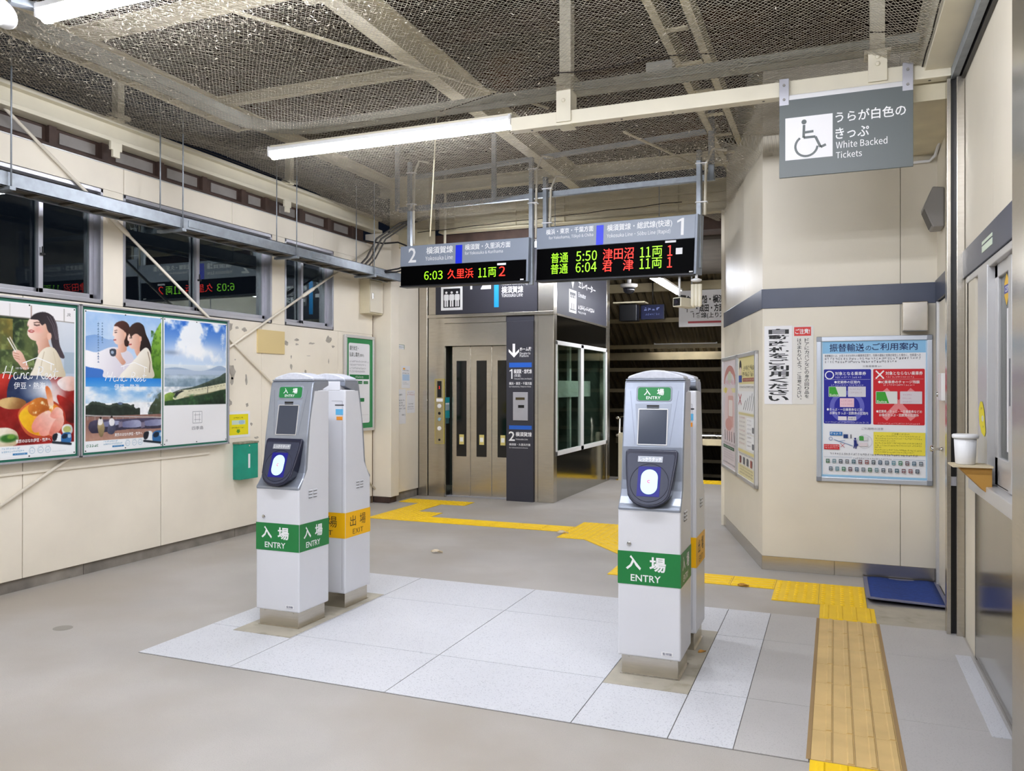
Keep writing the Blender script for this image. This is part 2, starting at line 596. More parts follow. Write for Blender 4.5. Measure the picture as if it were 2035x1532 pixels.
class Ink:
    """flat print on a face: coloured shapes in one sheet, later shapes on top"""
    def __init__(s, fc, h=.0008, step=.00012):
        s.fc, s.h, s.step = fc, h, step
        s.v, s.f, s.c = [], [], []

    def poly(s, pts, col):
        k = len(s.v)
        n = len(pts)
        A = sum(pts[i][0] * pts[(i + 1) % n][1] - pts[(i + 1) % n][0] * pts[i][1] for i in range(n))
        if A < 0:
            pts = pts[::-1]
        s.v += [s.fc.pt(a, b, s.h) for a, b in pts]
        s.f.append(tuple(range(k, k + n)))
        s.c += [lin(col)] * n
        s.h += s.step
        return s

    def rect(s, a0, a1, b0, b1, col):
        return s.poly([(a0, b0), (a1, b0), (a1, b1), (a0, b1)], col)

    def ring(s, cx, cy_, r, wd, col, ry=None, t0=0, t1=2 * math.pi, n=32):
        ry = ry or r
        k = len(s.v)
        for i in range(n + 1):
            t = t0 + (t1 - t0) * i / n
            for rr in (0, -wd):
                s.v.append(s.fc.pt(cx + (r + rr) * math.cos(t), cy_ + (ry + rr) * math.sin(t), s.h))
                s.c.append(lin(col))
        for i in range(n):
            s.f.append((k + 2 * i, k + 2 * i + 2, k + 2 * i + 3, k + 2 * i + 1))
        s.h += s.step
        return s

    def line(s, pts, wd, col):
        mb = MB()
        stroke_into(mb, s.fc, pts, wd, s.h)
        k = len(s.v)
        s.v += [Vector(p) for p in mb.v]
        s.f += [tuple(i + k for i in f) for f in mb.f]
        s.c += [lin(col)] * len(mb.v)
        s.h += s.step
        return s

    def text(s, t, a0, a1, b0, b1, col, bold=0., keep=False):
        mb = MB()
        text_into(mb, t, s.fc, a0, a1, b0, b1, s.h, bold, keep)
        k = len(s.v)
        s.v += [Vector(p) for p in mb.v]
        s.f += [tuple(i + k for i in f) for f in mb.f]
        s.c += [lin(col)] * len(mb.v)
        s.h += s.step
        return s

    def fine(s, a0, a1, b0, b1, col, seed=1, vert=False):
        """a line of print too small to read: a row of broken strokes"""
        r = random.Random(seed)
        if vert:
            y, st_ = b1, (a1 - a0) * 1.15
            while y > b0 + st_ * .3:
                k_ = r.uniform(.5, .85) * st_
                s.rect(a0 + (a1 - a0) * r.uniform(0, .2), a1 - (a1 - a0) * r.uniform(0, .2), y - k_, y - k_ * .62, col)
                s.h -= s.step
                s.rect(a0 + (a1 - a0) * r.uniform(.3, .45), a0 + (a1 - a0) * .62, y - k_ * .62, y, col)
                s.h -= s.step
                y -= st_
        else:
            x, st_ = a0, (b1 - b0) * 1.08
            while x < a1 - st_ * .3:
                k_ = r.uniform(.6, .92) * st_
                H_ = b1 - b0
                for f0 in r.sample((.02, .24, .46, .68, .86), r.choice((2, 3, 3))):
                    q0, q1 = sorted((r.uniform(0, .45), r.uniform(.6, 1)))
                    s.rect(x + k_ * q0, x + k_ * q1, b0 + H_ * f0, b0 + H_ * (f0 + .13), col)
                    s.h -= s.step
                for f0 in r.sample((.05, .3, .55, .8), r.choice((1, 2))):
                    q0, q1 = sorted((r.uniform(0, .4), r.uniform(.6, 1)))
                    s.rect(x + k_ * f0, x + k_ * (f0 + .15), b0 + H_ * q0, b0 + H_ * q1, col)
                    s.h -= s.step
                x += st_
        s.h += s.step
        return s

    def raster(s, img, a0, a1, b0, b1):
        """a painted picture: img[row from top, col, rgb] as a grid of coloured points"""
        ny, nx = img.shape[:2]
        k = len(s.v)
        o_, u_, v_ = (np.array(q) for q in (s.fc.pt(0, 0, s.h), s.fc.u, s.fc.v))
        aa, bb_ = np.meshgrid(np.linspace(a0, a1, nx), np.linspace(b1, b0, ny))
        s.v += (o_ + aa[..., None] * u_ + bb_[..., None] * v_).reshape(-1, 3).tolist()
        L = np.clip(img, 0, 1)
        L = np.where(L <= .04045, L / 12.92, ((L + .055) / 1.055) ** 2.4)
        s.c += L.reshape(-1, 3).tolist()
        p_ = (k + np.arange(ny - 1)[:, None] * nx + np.arange(nx - 1)[None, :])[..., None]
        s.f += (p_ + np.array([0, nx, nx + 1, 1])).reshape(-1, 4).tolist()
        s.h += s.step
        return s

    def build(s, name, parent):
        mb = MB()
        mb.v = [tuple(p) for p in s.v]
        mb.f = s.f
        mb.sm = [False] * len(s.f)
        ob = mb.build(name, PMAT, parent)
        at_ = ob.data.color_attributes.new('ink', 'FLOAT_COLOR', 'POINT')
        arr = np.ones((len(s.v), 4), dtype=np.float32)
        arr[:, :3] = np.array(s.c)
        at_.data.foreach_set('color', arr.ravel())
        return ob


# ================================================================== SETTING
WL, WR, YF = -5.09, .67, 6.36

# ---- floor with its slabs, tactile paving and mortar pads
floor = B('floor', -5.6, 1.6, -3.0, 12.06, -.2, 0, FLOOR)
tag(floor, kind='structure')


def tile(x0, x1, y0, y1, material, z1=.004, g=.0022, name='tile'):
    return B(name, x0 + g, x1 - g, y0 + g, y1 - g, .0006, z1, material, floor)


B('grout_bed', -3.35, -.355, 3.15, 5.125, .0002, .0012, GROUT, floor)
B('grout_bed', -.355, -.085, 3.15, 5.125, .0002, .0012, GROUT, floor)
B('grout_bed', .232, .66, 2.2, 5.125, .0002, .0012, GROUT, floor)
XS = (-3.35, -2.757, -1.882, -1.003, -.607, -.357)
YS = (3.15, 3.69, 4.572, 5.125)
for i in range(5):
    for j in range(3):
        tile(XS[i], XS[i + 1], YS[j], YS[j + 1], TILEW)
for j in range(3):
    tile(-.357, -.088, YS[j], YS[j + 1], TILEG, g=.0014)
for y0, y1 in ((2.2, 3.15), (3.15, 3.69), (3.69, 4.572), (4.572, 5.125)):
    tile(.236, .66, y0, y1, TILEG, g=.0012)
for x0, x1 in ((-3.152, -2.765), (-1.0, -.608)):
    B('mortar_pad', x0, x1, 3.632, 4.622, .001, .0062, PAD, floor)
B('granite_strip', .576, .645, 3.64, 4.68, .001, .0065, TILEW, floor)
B('mortar_patch', .2, .66, 5.125, 5.56, .0004, .0032, PAD, floor)

MB().prism(ell(*at(125, 1248, Z=0).xy, .055, .05, 20), 'z', .0002, .0008).build('floor_stain', mat('damp_stain', '#8f8a80', .5), floor)
_tm = {}


def tact_mesh(wx, wy, kind):
    key = (round(wx, 3), round(wy, 3), kind)
    if key in _tm:
        return _tm[key]
    mb = MB()
    g = .0012
    mb.box(-wx / 2 + g, wx / 2 - g, -wy / 2 + g, wy / 2 - g, 0, .005)
    if kind == 'dot':
        for i in range(5):
            for j in range(5):
                x, y = (-.4 + .2 * i) * wx, (-.4 + .2 * j) * wy
                mb.lathe([(.0145, .005), (.0095, .0098)], (x, y, 0), n=7)
    elif kind in 'xy':
        for i in range(4):
            o = (-.375 + .25 * i)
            if kind == 'x':
                y = o * wy
                mb.add([(-wx * .47, y - .016, .005), (wx * .47, y - .016, .005), (wx * .47, y + .016, .005), (-wx * .47, y + .016, .005),
                        (-wx * .455, y - .010, .0098), (wx * .455, y - .010, .0098), (wx * .455, y + .010, .0098), (-wx * .455, y + .010, .0098)],
                       [(4, 5, 6, 7), (0, 1, 5, 4), (1, 2, 6, 5), (2, 3, 7, 6), (3, 0, 4, 7)])
            else:
                x = o * wx
                mb.add([(x - .016, -wy * .47, .005), (x + .016, -wy * .47, .005), (x + .016, wy * .47, .005), (x - .016, wy * .47, .005),
                        (x - .010, -wy * .455, .0098), (x + .010, -wy * .455, .0098), (x + .010, wy * .455, .0098), (x - .010, wy * .455, .0098)],
                       [(4, 5, 6, 7), (0, 1, 5, 4), (1, 2, 6, 5), (2, 3, 7, 6), (3, 0, 4, 7)])
    me = bpy.data.meshes.new('tactile_tile')
    me.from_pydata(mb.v, [], mb.f)
    _tm[key] = me
    return me


def tact(x0, x1, y0, y1, kind, material=TACT, rz=0, s=.29):
    nx, ny = max(1, round((x1 - x0) / s)), max(1, round((y1 - y0) / s))
    wx, wy = (x1 - x0) / nx, (y1 - y0) / ny
    for i in range(nx):
        for j in range(ny):
            me = tact_mesh(wx, wy, kind)
            key = (me.name, material.name)
            if len(me.materials) == 0:
                me.materials.append(material)
            elif me.materials[0] != material:
                me = me.copy()
                me.materials[0] = material
            o = bpy.data.objects.new('tactile_tile', me)
            o.parent = floor
            o.matrix_parent_inverse = Matrix()
            o.location = Vector((x0 + wx * (i + .5), y0 + wy * (j + .5), .0005)) - floor.location
            COL.objects.link(o)


tact(-4.84, -3.97, 8.43, 8.71, 'dot')
tact(-4.56, -4.27, 7.85, 8.43, 'dot')
tact(-4.56, -3.96, 7.27, 7.85, 'dot')
tact(-3.96, -2.36, 7.27, 7.56, 'x')
tact(-2.36, -1.49, 6.98, 7.85, 'dot')
tact(-1.55, -.38, 5.75, 6.035, 'x')
tact(-.38, .19, 5.455, 6.02, 'dot')
tact(-.085, .23, 5.12, 5.455, 'y', s=.32)
# the ochre inlay: four long strips of blocks with brown edges
B('inlay_edge', -.098, -.083, 3.17, 5.12, .0004, .0050, mat('brown_joint', '#a08358', .8), floor)
B('inlay_edge', .228, .243, 2.3, 5.12, .0004, .0050, MATS['brown_joint'], floor)
B('inlay_bed', -.09, .235, 3.17, 5.12, .0003, .0030, MATS['brown_joint'], floor)
nrow = 7
for r in range(nrow):
    y0 = 3.17 + (5.12 - 3.17) * r / nrow
    y1 = 3.17 + (5.12 - 3.17) * (r + 1) / nrow
    for c in range(4):
        x0 = -.082 + .3095 * c / 4
        mb = MB()
        mb.box(x0 + .001, x0 + .0764, y0 + .0012, y1 - .0012, .001, .0052)
        mb.prism([(x0 + .048, .0052), (x0 + .0745, .0052), (x0 + .070, .0095), (x0 + .053, .0095)], 'y', y0 + .006, y1 - .006)
        mb.build('tactile_strip', TACTO, floor)
tact(-.085, .23, 2.25, 3.165, 'y', s=.31)
# diagonal strip between the two warning fields
for i in range(3):
    o = bpy.data.objects.new('tactile_tile', tact_mesh(.29, .29, 'x'))
    if not o.data.materials:
        o.data.materials.append(TACT)
    o.parent = floor
    o.location = Vector((-1.90 + .191 * i, 6.975 - .2175 * i, .0008 + .0002 * i)) - floor.location
    o.rotation_euler = (0, 0, -.849)
    COL.objects.link(o)

# ---- left wall
wall = struct_empty('wall_left', (WL, 4, 0))
XB = WL - .12
PY = (-1.0, .2, 1.4, 2.6, 3.812, 5.014, 6.254, 7.53, 8.24)
for a, b in zip(PY[:-1], PY[1:]):
    B('wall_panel', XB, WL, a + .003, b - .003, .083, 1.992, CREAM, wall, .002, seg=1)
    if b < 8:
        B('wall_panel', XB, WL, a + .83 + .003, b + .83 - .003 if b < 7.5 else 8.24, 2.862, 3.065, CREAM, wall, .002, seg=1)
for a, b in ((-1.0, 2.3), (4.452, 4.634), (6.402, 6.598), (7.44, 8.24)):
    B('wall_panel', XB, WL, a, b, 1.994, 2.86, CREAM, wall)
B('seam_backing', XB - .01, XB + .02, -1, 8.24, .05, 1.99, mat('dark_seam', '#3a332c', .9), wall)
B('seam_backing', XB - .01, XB + .02, -1, 8.24, 2.87, 3.06, MATS['dark_seam'], wall)
bb = B('baseboard_left', WL - .15, WL - .018, -1, 8.24, 0, .078, CONC)
tag(bb, kind='structure')
for y0, y1 in ((4.30, 4.303), (5.9, 5.902), (7.1, 7.103)):
    B('plinth_crack', WL - .1, WL - .0165, y0, y1, .002, .076, MATS['dark_seam'], bb)
B('conduit_strip', WL - .002, WL + .012, 2.4, 5.55, .785, .805, CREAM, wall, .003)
# flaked paint
FW = Face((WL, 4, 0), (0, 1, 0), (0, 0, 1))
cr6 = Crop(420, 520, .248)
rp = random.Random(3)
for (x, y, sx, sy_) in ((150, 520, 22, 40), (265, 545, 22, 20), (205, 530, 15, 12), (165, 880, 30, 60), (165, 960, 14, 34), (280, 940, 10, 45), (150, 1130, 14, 28),
                        (288, 1145, 12, 18), (600, 655, 22, 22), (685, 625, 20, 12), (800, 655, 26, 10), (685, 662, 16, 8), (940, 625, 28, 35), (975, 680, 14, 12),
                        (640, 840, 9, 30), (755, 880, 9, 18), (360, 1410, 18, 12), (320, 1300, 10, 14), (640, 765, 5, 14), (940, 800, 4, 22), (190, 785, 5, 6), (360, 845, 12, 6),
                        (780, 755, 18, 3), (1090, 800, 20, 6)):
    pts = []
    for i in range(11):
        t = 2 * math.pi * i / 11
        k = rp.uniform(.55, 1.15)
        pts.append(FW.uv(*cr6(x + sx * k * math.cos(t), y + sy_ * k * math.sin(t))))
    MB().fprism(pts, FW, .0002, .0012).build('flaked_patch', PEEL, wall)


def window(n, y0, y1, z0, z1, ym, tagged=True):
    W = struct_empty('window_%d' % n, (WL, (y0 + y1) / 2, z0))
    xo, xi = WL - .135, WL + .004
    f = MB()
    f.box(xo, xi, y0, y0 + .022, z0, z1).box(xo, xi, y1 - .022, y1, z0, z1)
    f.box(xo, xi, y0, y1, z0, z0 + .03).box(xo, xi, y0, y1, z1 - .03, z1)
    f.build('window_frame', ALU, W, .003)
    B('inner_track', xo + .01, xi - .06, y0 + .02, y1 - .02, z1 - .05, z1 - .03, ALU, W)
    for k, (a, b) in enumerate(((y0 + .022, ym + .025), (ym - .02, y1 - .022))):
        x0 = WL - .125 + .03 * k
        s = MB()
        s.box(x0, x0 + .025, a, a + .035, z0 + .03, z1 - .03).box(x0, x0 + .025, b - .035, b, z0 + .03, z1 - .03)
        s.box(x0, x0 + .025, a, b, z0 + .03, z0 + .07).box(x0, x0 + .025, a, b, z1 - .065, z1 - .03)
        sh = s.build('sash', ALU, W, .002)
        B('pane', x0 + .010, x0 + .014, a + .033, b - .033, z0 + .068, z1 - .063, GLASS, sh)
    B('maker_label', WL - .082, WL - .08, ym + .03, ym + .055, z1 - .11, z1 - .085, PAPER, W)
    c = MB().box(WL - .072, WL - .05, ym - .012, ym + .02, z0 + .3, z0 + .315).box(WL - .06, WL - .05, ym - .006, ym + .004, z0 + .3, z0 + .36)
    c.build('crescent_latch', BLACK, W, .003)
    return W


window(1, 2.3, 4.45, 2.0, 2.858, 4.0)
window(2, 4.636, 6.40, 2.0, 2.858, 5.5)
window(3, 6.60, 7.44, 2.0, 2.858, 6.98)

# ---- clerestory channel and edge beam above the left wall
ch = struct_empty('trim_1', (-5.13, 4, 3.06))
B('channel_web', -5.2, -5.13, -1, 8.1, 3.065, 3.215, BROWN, ch)
B('channel_lip', -5.2, -5.075, -1, 8.1, 3.062, 3.075, BROWN, ch)
B('channel_lip', -5.2, -5.085, -1, 8.1, 3.052, 3.06, ALUL, ch)
yy = (2.3, 2.6, 2.75, 3.1, 3.25, 3.55, 3.656, 3.975, 4.113, 4.411, 4.597, 4.957, 5.11, 5.445, 5.615, 5.939, 6.104, 6.276, 6.556, 6.806, 6.984, 7.305, 7.503, 7.771)
for i in range(0, len(yy), 2):
    B('grey_plate', -5.135, -5.124, yy[i], yy[i + 1], 3.105, 3.185, mat('grey_plate_paint', '#8f8a86', .6, var=.15, scale=6), ch)
    B('channel_bracket', -5.14, -5.09, yy[i + 1] + .03, yy[i + 1] + .085, 3.075, 3.215, BROWN, ch)
ch['kind'] = 'structure'
eb = MB()
eb.box(-5.12, -4.99, -1, 8.3, 3.205, 3.235).box(-5.065, -5.045, -1, 8.3, 3.235, 3.345).box(-5.12, -4.99, -1, 8.3, 3.345, 3.375)
tag(eb.build('edge_beam', BEAMW, bevel=.003), kind='structure')

# ---- corner pier next to the lift
pier = struct_empty('wall_pier', (-4.97, 8.6, 0))
B('pier_panel', -5.21, -4.855, 8.27, 8.46, .075, 3.2, CREAM, pier, .004)
B('pier_panel', -5.21, -4.885, 8.462, 9.0, .10, 3.2, CREAM, pier, .004)
B('pier_plinth', -5.21, -4.9, 8.47, 8.99, 0, .098, CONC, pier)
B('pier_plinth', -5.1, -4.88, 8.28, 8.45, 0, .075, BROWN, pier, .01)
B('pier_gap', -5.21, -5.1, 8.235, 8.272, 0, 3.1, mat('brown_gap', '#6b5742', .9), pier)

# ---- right wall with the office window
rw = struct_empty('wall_right', (WR, 4.2, 0))
XR2 = WR + .12
for y0, y1 in ((-1.0, 1.0), (1.0, 2.6), (2.6, 4.2), (4.2, 5.12)):
    B('wall_panel', WR, XR2, y0 + .0015, y1 - .0015, 2.128, 3.35, CREAM2, rw)
B('wall_panel', WR, XR2, 5.12, 6.36, 2.128, 3.35, CREAM2, rw)
B('navy_band', WR - .012, XR2, -1.0, 5.12, 1.978, 2.127, BAND, rw, .002)
B('navy_band', WR - .012, XR2, 5.14, 6.36, 1.978, 2.127, BAND, rw, .002)
B('wall_panel', WR, XR2, 4.70, 5.06, 0, 1.975, CREAM2, rw)
B('wall_panel', WR, XR2, 5.06, 5.3, 0, 1.975, CREAM2, rw)
B('wall_panel', WR, XR2, -1, 2.72, 0, 1.975, CREAM2, rw)
B('steel_dado', WR - .006, XR2, 2.72, 4.66, .012, .86, STEELM, rw, .003)
B('dark_reveal', WR - .002, XR2, 4.655, 4.70, 0, .93, BLACK, rw)
B('band_label', WR - .0135, WR - .012, 4.15, 4.42, 2.06, 2.075, mat('pale_green_label', '#d8e6d0', .5), rw)
B('band_label', WR - .0135, WR - .012, 4.15, 4.42, 2.022, 2.052, MATS['pale_green_label'], rw)
W4 = struct_empty('window_4', (WR, 4.0, .86))
s = MB()
s.box(WR - .03, XR2, 2.72, 4.72, .86, .925).box(WR - .005, XR2, 2.72, 4.975, 1.94, 1.976)
s.build('window_sill', ALUL, W4, .004)
f = MB()
f.box(WR + .0, XR2, 4.93, 4.975, .925, 1.95).box(WR - .012, XR2, 4.29, 4.545, .925, 1.95)
f.box(WR + .02, WR + .07, 2.72, 4.98, .925, .94)
f.build('window_frame', ALUL, W4, .003)
sh = MB()
sh.box(WR + .02, WR + .05, 4.22, 4.285, .93, 1.94).box(WR + .02, WR + .05, 3.35, 3.95, 1.86, 1.94).box(WR + .02, WR + .05, 3.35, 4.285, 1.88, 1.94)
sh.box(WR + .02, WR + .05, 3.35, 4.285, .93, 1.06).box(WR + .015, WR + .05, 3.89, 3.955, .93, 1.94)
sash = sh.build('sash', ALUL, W4, .003)
B('pane', WR + .032, WR + .037, 3.35, 4.25, 1.0, 1.9, GLASSL, sash)
B('pane', WR + .06, WR + .065, 4.54, 4.94, .93, 1.95, GLASSL, W4)
B('finger_pull', WR + .012, WR + .02, 3.905, 3.92, 1.3, 1.5, TXTG, sash)
# room behind the glass
B('office_backing', 1.55, 1.6, 2.6, 6.3, 0, 3.0, CREAM2, rw)
B('office_blind', WR + .1, WR + .12, 4.62, 4.86, 1.3, 1.9, mat('office_dim_buff', '#bfae8c', .8, var=.2, scale=5), rw)

# near stainless pillar
pl = MB().box(.583, .95, 2.55, 3.30, 0, 3.35)
tag(pl.build('stainless_pillar', STEEL, bevel=.006), kind='structure')

# ---- booth: front face, canted face, skirting
bo = struct_empty('wall_booth', (0, 6.4, 0))
for x0, x1 in ((-.505, .436), (.438, .675)):
    B('booth_panel', x0 + .0008, x1 - .0008, YF, YF + .1, .104, 1.976, CREAM2, bo)
    B('booth_panel', x0 + .0008, x1 - .0008, YF, YF + .1, 2.116, 3.12, CREAM2, bo)
B('navy_band', -.509, .675, YF - .008, YF + .1, 1.972, 2.118, BAND, bo, .002)
for x0, x1 in ((-.508, .0), (.0, .66)):
    B('steel_skirting', x0 + .0008, x1 - .0008, YF - .006, YF + .05, 0, .104, STEEL, bo, .001, seg=1)
P0, P1 = Vector((-.505, YF, 0)), Vector((-1.02, 8.24, 0))
FCH = Face(P1, (P0 - P1), (0, 0, 1))
LCH = (P0 - P1).length
for a0, a1 in ((0, .55), (.552, 1.13), (1.132, LCH)):
    MB().slab(a0, a1, .104, 1.976, -.1, 0, FCH).build('booth_panel', CREAM2, bo)
    MB().slab(a0, a1, 2.116, 3.15, -.1, 0, FCH).build('booth_panel', CREAM2, bo)
for x0, x1 in ((-.505, .436), (.438, .675)):
    B('booth_panel', x0 + .0008, x1 - .0008, YF + .02, YF + .1, 3.122, 4.02, CREAM2, bo)
MB().slab(0, LCH - .02, 3.152, 4.02, -.1, -.02, FCH).build('booth_panel', CREAM2, bo)
MB().slab(0, LCH + .002, 1.972, 2.118, -.1, .008, FCH).build('navy_band', BAND, bo, .002)
MB().slab(0, LCH, 0, .104, -.05, .006, FCH).build('steel_skirting', STEEL, bo, .001)
B('booth_panel', -1.05, -1.0, 8.24, 12.3, 0, 3.15, CREAM2, bo)
MB().fprism([FCH.uv(1481 + a, 650 + b) for a, b in ((-12, -14), (9, -30), (11, 58), (-12, 62))], FCH, .0003, .002).build('inspection_plate', CREAM2, bo)
# door at the side of the booth
d1 = struct_empty('door_1', (WR, 5.8, 0))
B('door_leaf', WR + .004, WR + .05, 5.36, 6.27, .02, 1.965, CREAM2, d1)
f = MB().box(WR - .012, WR + .05, 6.27, 6.33, 0, 1.975).box(WR - .012, WR + .05, 5.3, 5.36, 0, 1.975)
f.build('door_frame', ALUL, d1, .003)
MB().lathe([(.004, 0), (.014, .004), (.014, .012), (.009, .016), (.009, .045), (.024, .05), (.027, .065), (.018, .078)], (WR + .004, 6.05, .965), (-1, 0, 0), 18).build('door_knob', CHROME, d1)
MB().lathe([(.004, 0), (.014, .004), (.014, .02), (.018, .024), (.016, .036)], (WR + .004, 6.12, 1.33), (-1, 0, 0), 16).build('lock_button', CHROME, d1)
B('lock_case', WR - .03, WR + .004, 5.85, 6.02, 1.29, 1.47, WHITEP, d1, .006)

# sliding-shutter guide and overhead track
gd = struct_empty('trim_2', (.62, 5.1, 0))
B('guide_strip', .582, .602, 5.06, 5.14, 0, 3.10, STEEL, gd, .002)
B('guide_slot', .602, .628, 5.085, 5.14, 0, 3.10, BLACK, gd)
B('guide_post', .628, .668, 5.04, 5.14, 0, 3.10, STEEL, gd, .003)
B('slot_stop', .602, .628, 5.07, 5.086, .83, .88, ALU, gd)
B('overhead_track', .605, .64, 1.0, 5.09, 3.10, 3.16, GALV, gd)
B('overhead_track', .648, .668, 1.0, 5.09, 3.085, 3.16, BLACK, gd)
B('overhead_track', .64, .65, 1.0, 5.09, 3.125, 3.16, BLACK, gd)
so = struct_empty('trim_3', (.5, 4, 3.1))
B('soffit_box', .47, .67, .5, 6.36, 3.16, 3.6, BEAMW, so, .004)
B('soffit_end', .42, .67, 5.16, 6.36, 3.02, 3.16, BEAMC, so)

# ---- roof: rusty deck, rafters, purlins
roof = MB()
xs = np.arange(-5.3, 1.6, .055)
v, fcs = [], []
for i, x in enumerate(xs):
    z = 4.03 + (.02 if (i // 2) % 2 else 0)
    v += [(x, -2, z), (x, 9.6, z)]
for i in range(len(xs) - 1):
    fcs.append((2 * i, 2 * i + 1, 2 * i + 3, 2 * i + 2))
roof.add(v, fcs)
tag(roof.build('ceiling', RUST), kind='structure')


def ibeam_y(mb, x, wd, z0, z1, y0, y1, t=.018):
    mb.box(x - wd / 2, x + wd / 2, y0, y1, z0, z0 + t).box(x - .012, x + .012, y0, y1, z0 + t, z1 - t).box(x - wd / 2, x + wd / 2, y0, y1, z1 - t, z1)
    return mb


def ibeam_x(mb, y, wd, z0, z1, x0, x1, t=.015):
    mb.box(x0, x1, y - wd / 2, y + wd / 2, z0, z0 + t).box(x0, x1, y - .01, y + .01, z0 + t, z1 - t).box(x0, x1, y - wd / 2, y + wd / 2, z1 - t, z1)
    return mb


for i, (x, wd, z0) in enumerate(((-4.9, .09, 3.74), (-2.72, .12, 3.62))):
    tag(ibeam_y(MB(), x, wd, z0, 3.84, -2, 9.4).build('roof_rafter', BEAMC, bevel=.003), kind='structure')
for k in range(12):
    y = -1.6 + .97 * k
    tag(MB().box(-5.25, 1.5, y, y + .05, 3.842, 4.03).build('deck_joist', RUST), kind='structure')
tr = struct_empty('roof_truss', (-.86, 4, 3.58))
for x in (-1.0, -.80):
    MB().box(x - .03, x + .03, -2, 9.4, 3.58, 3.592).box(x - .03, x - .02, -2, 9.4, 3.58, 3.845).build('chord_angle', BEAMC, tr)
for k in range(16):
    y = .5 + k * .56
    MB().box(-1.0, -.8, y, y + .05, 3.592, 3.602).build('batten_plate', BEAMC, tr)
lad = struct_empty('roof_ladder_beam', (-4.5, 4, 3.45))
for x in (-4.30, -4.46):
    B('chord_angle', x - .012, x + .012, 1.0, 5.2, 3.43, 3.47, BEAMC, lad)
for k in range(12):
    B('batten_plate', -4.46, -4.30, 1.2 + .36 * k, 1.225 + .36 * k, 3.432, 3.444, BEAMC, lad)
for i, (y, wd, z0) in enumerate(((1.3, .08, 3.76), (4.02, .10, 3.75), (5.43, .07, 3.76), (8.6, .12, 3.7))):
    tag(ibeam_x(MB(), y, wd, z0, 3.84, -5.2, -2.7 if i in (1, 2) else 1.4).build('roof_purlin', BEAMC, bevel=.003), kind='structure')
g = MB().fprism([(0, 0), (.42, .02), (.42, .1), (.28, .2), (0, .2)], Face((-3.02, 3.95, 3.745), (1, 0, 0), (0, 1, 0)), -.006, .0)
tag(g.build('gusset_plate', BEAMC), kind='structure')
g = MB().fprism([(0, 0), (.3, -.03), (.3, .1), (.1, .16), (0, .12)], Face((-3.02, 5.37, 3.755), (1, 0, 0), (0, 1, 0)), -.006, .0)
tag(g.build('gusset_plate', BEAMC), kind='structure')

# fascia and dark beam over the lift
fb = struct_empty('trim_4', (-2.5, 9.1, 3.0))
B('cream_fascia', -4.5, 1.4, 8.82, 8.9, 3.27, 3.62, BEAMC, fb)
B('cream_fascia', -4.5, 1.4, 8.80, 8.92, 3.26, 3.28, BEAMC, fb)
B('brown_beam', -5.2, 1.4, 8.95, 9.3, 3.10, 3.26, BROWN, fb)
for x in (-4.3, -3.5, -2.9, -1.6):
    B('fascia_stiffener', x, x + .02, 8.79, 8.82, 3.28, 3.62, BEAMC, fb)
for z in (3.36, 3.46):
    B('fascia_pipe', -4.4, -1.1, 8.74, 8.755, z, z + .015, BEAMC, fb)
cb = MB().box(-4.98, -4.45, 8.45, 8.62, 3.05, 3.9)
tag(cb.build('corner_bracket_column', BEAMC, bevel=.004), kind='structure')

pc = MB().box(-3.1, 1.3, 9.35, 12.2, 3.06, 3.12)
tag(pc.build('ceiling_passage', mat('dark_ceiling_board', '#4a4238', .8, var=.3, scale=4)), kind='structure')
# ---- stairway beyond: sloping corrugated roof, purlins, steps
SL = .55


def zs(y):
    return 3.3 - SL * (y - 12)


st = struct_empty('stairway_roof', (-2.2, 15, 0))
mb = MB()
xs = np.arange(-4.6, 1.4, .033)
v, fcs = [], []
for i, x in enumerate(xs):
    dz = (.0, .0, .045, .045)[i % 4]
    v += [(x, 11.9, zs(11.9) + .2 + dz), (x, 21.5, zs(21.5) + .2 + dz)]
for i in range(len(xs) - 1):
    fcs.append((2 * i, 2 * i + 1, 2 * i + 3, 2 * i + 2))
mb.add(v, fcs).build('corrugated_sheet', SUNTAN, st)
for y in (12.73, 13.51, 14.25, 14.6, 14.97, 15.69, 16.45, 17.22, 17.81, 18.64, 19.38, 20.2):
    hh = .14 if y in (12.73, 14.6, 17.81) else .07
    B('purlin', -4.6, 1.4, y, y + .08, zs(y), zs(y) + hh, PURLIN, st)
B('stair_wall', -4.7, -4.6, 11.6, 21, -6, 3.6, SUNTAN, st)
B('stair_wall', 1.3, 1.4, 12.1, 21, -6, 3.6, SUNTAN, st)
steps = struct_empty('stair_flight', (-2, 13, 0))
for k in range(14):
    B('stair_step', -4.5, 1.3, 12.06 + .3 * k, 12.37 + .3 * k, -.16 * k - .32, -.16 * (k + 1) + .0, FLOOR, steps)
tact(-3.0, -1.1, 11.62, 12.05, 'dot', s=.3)
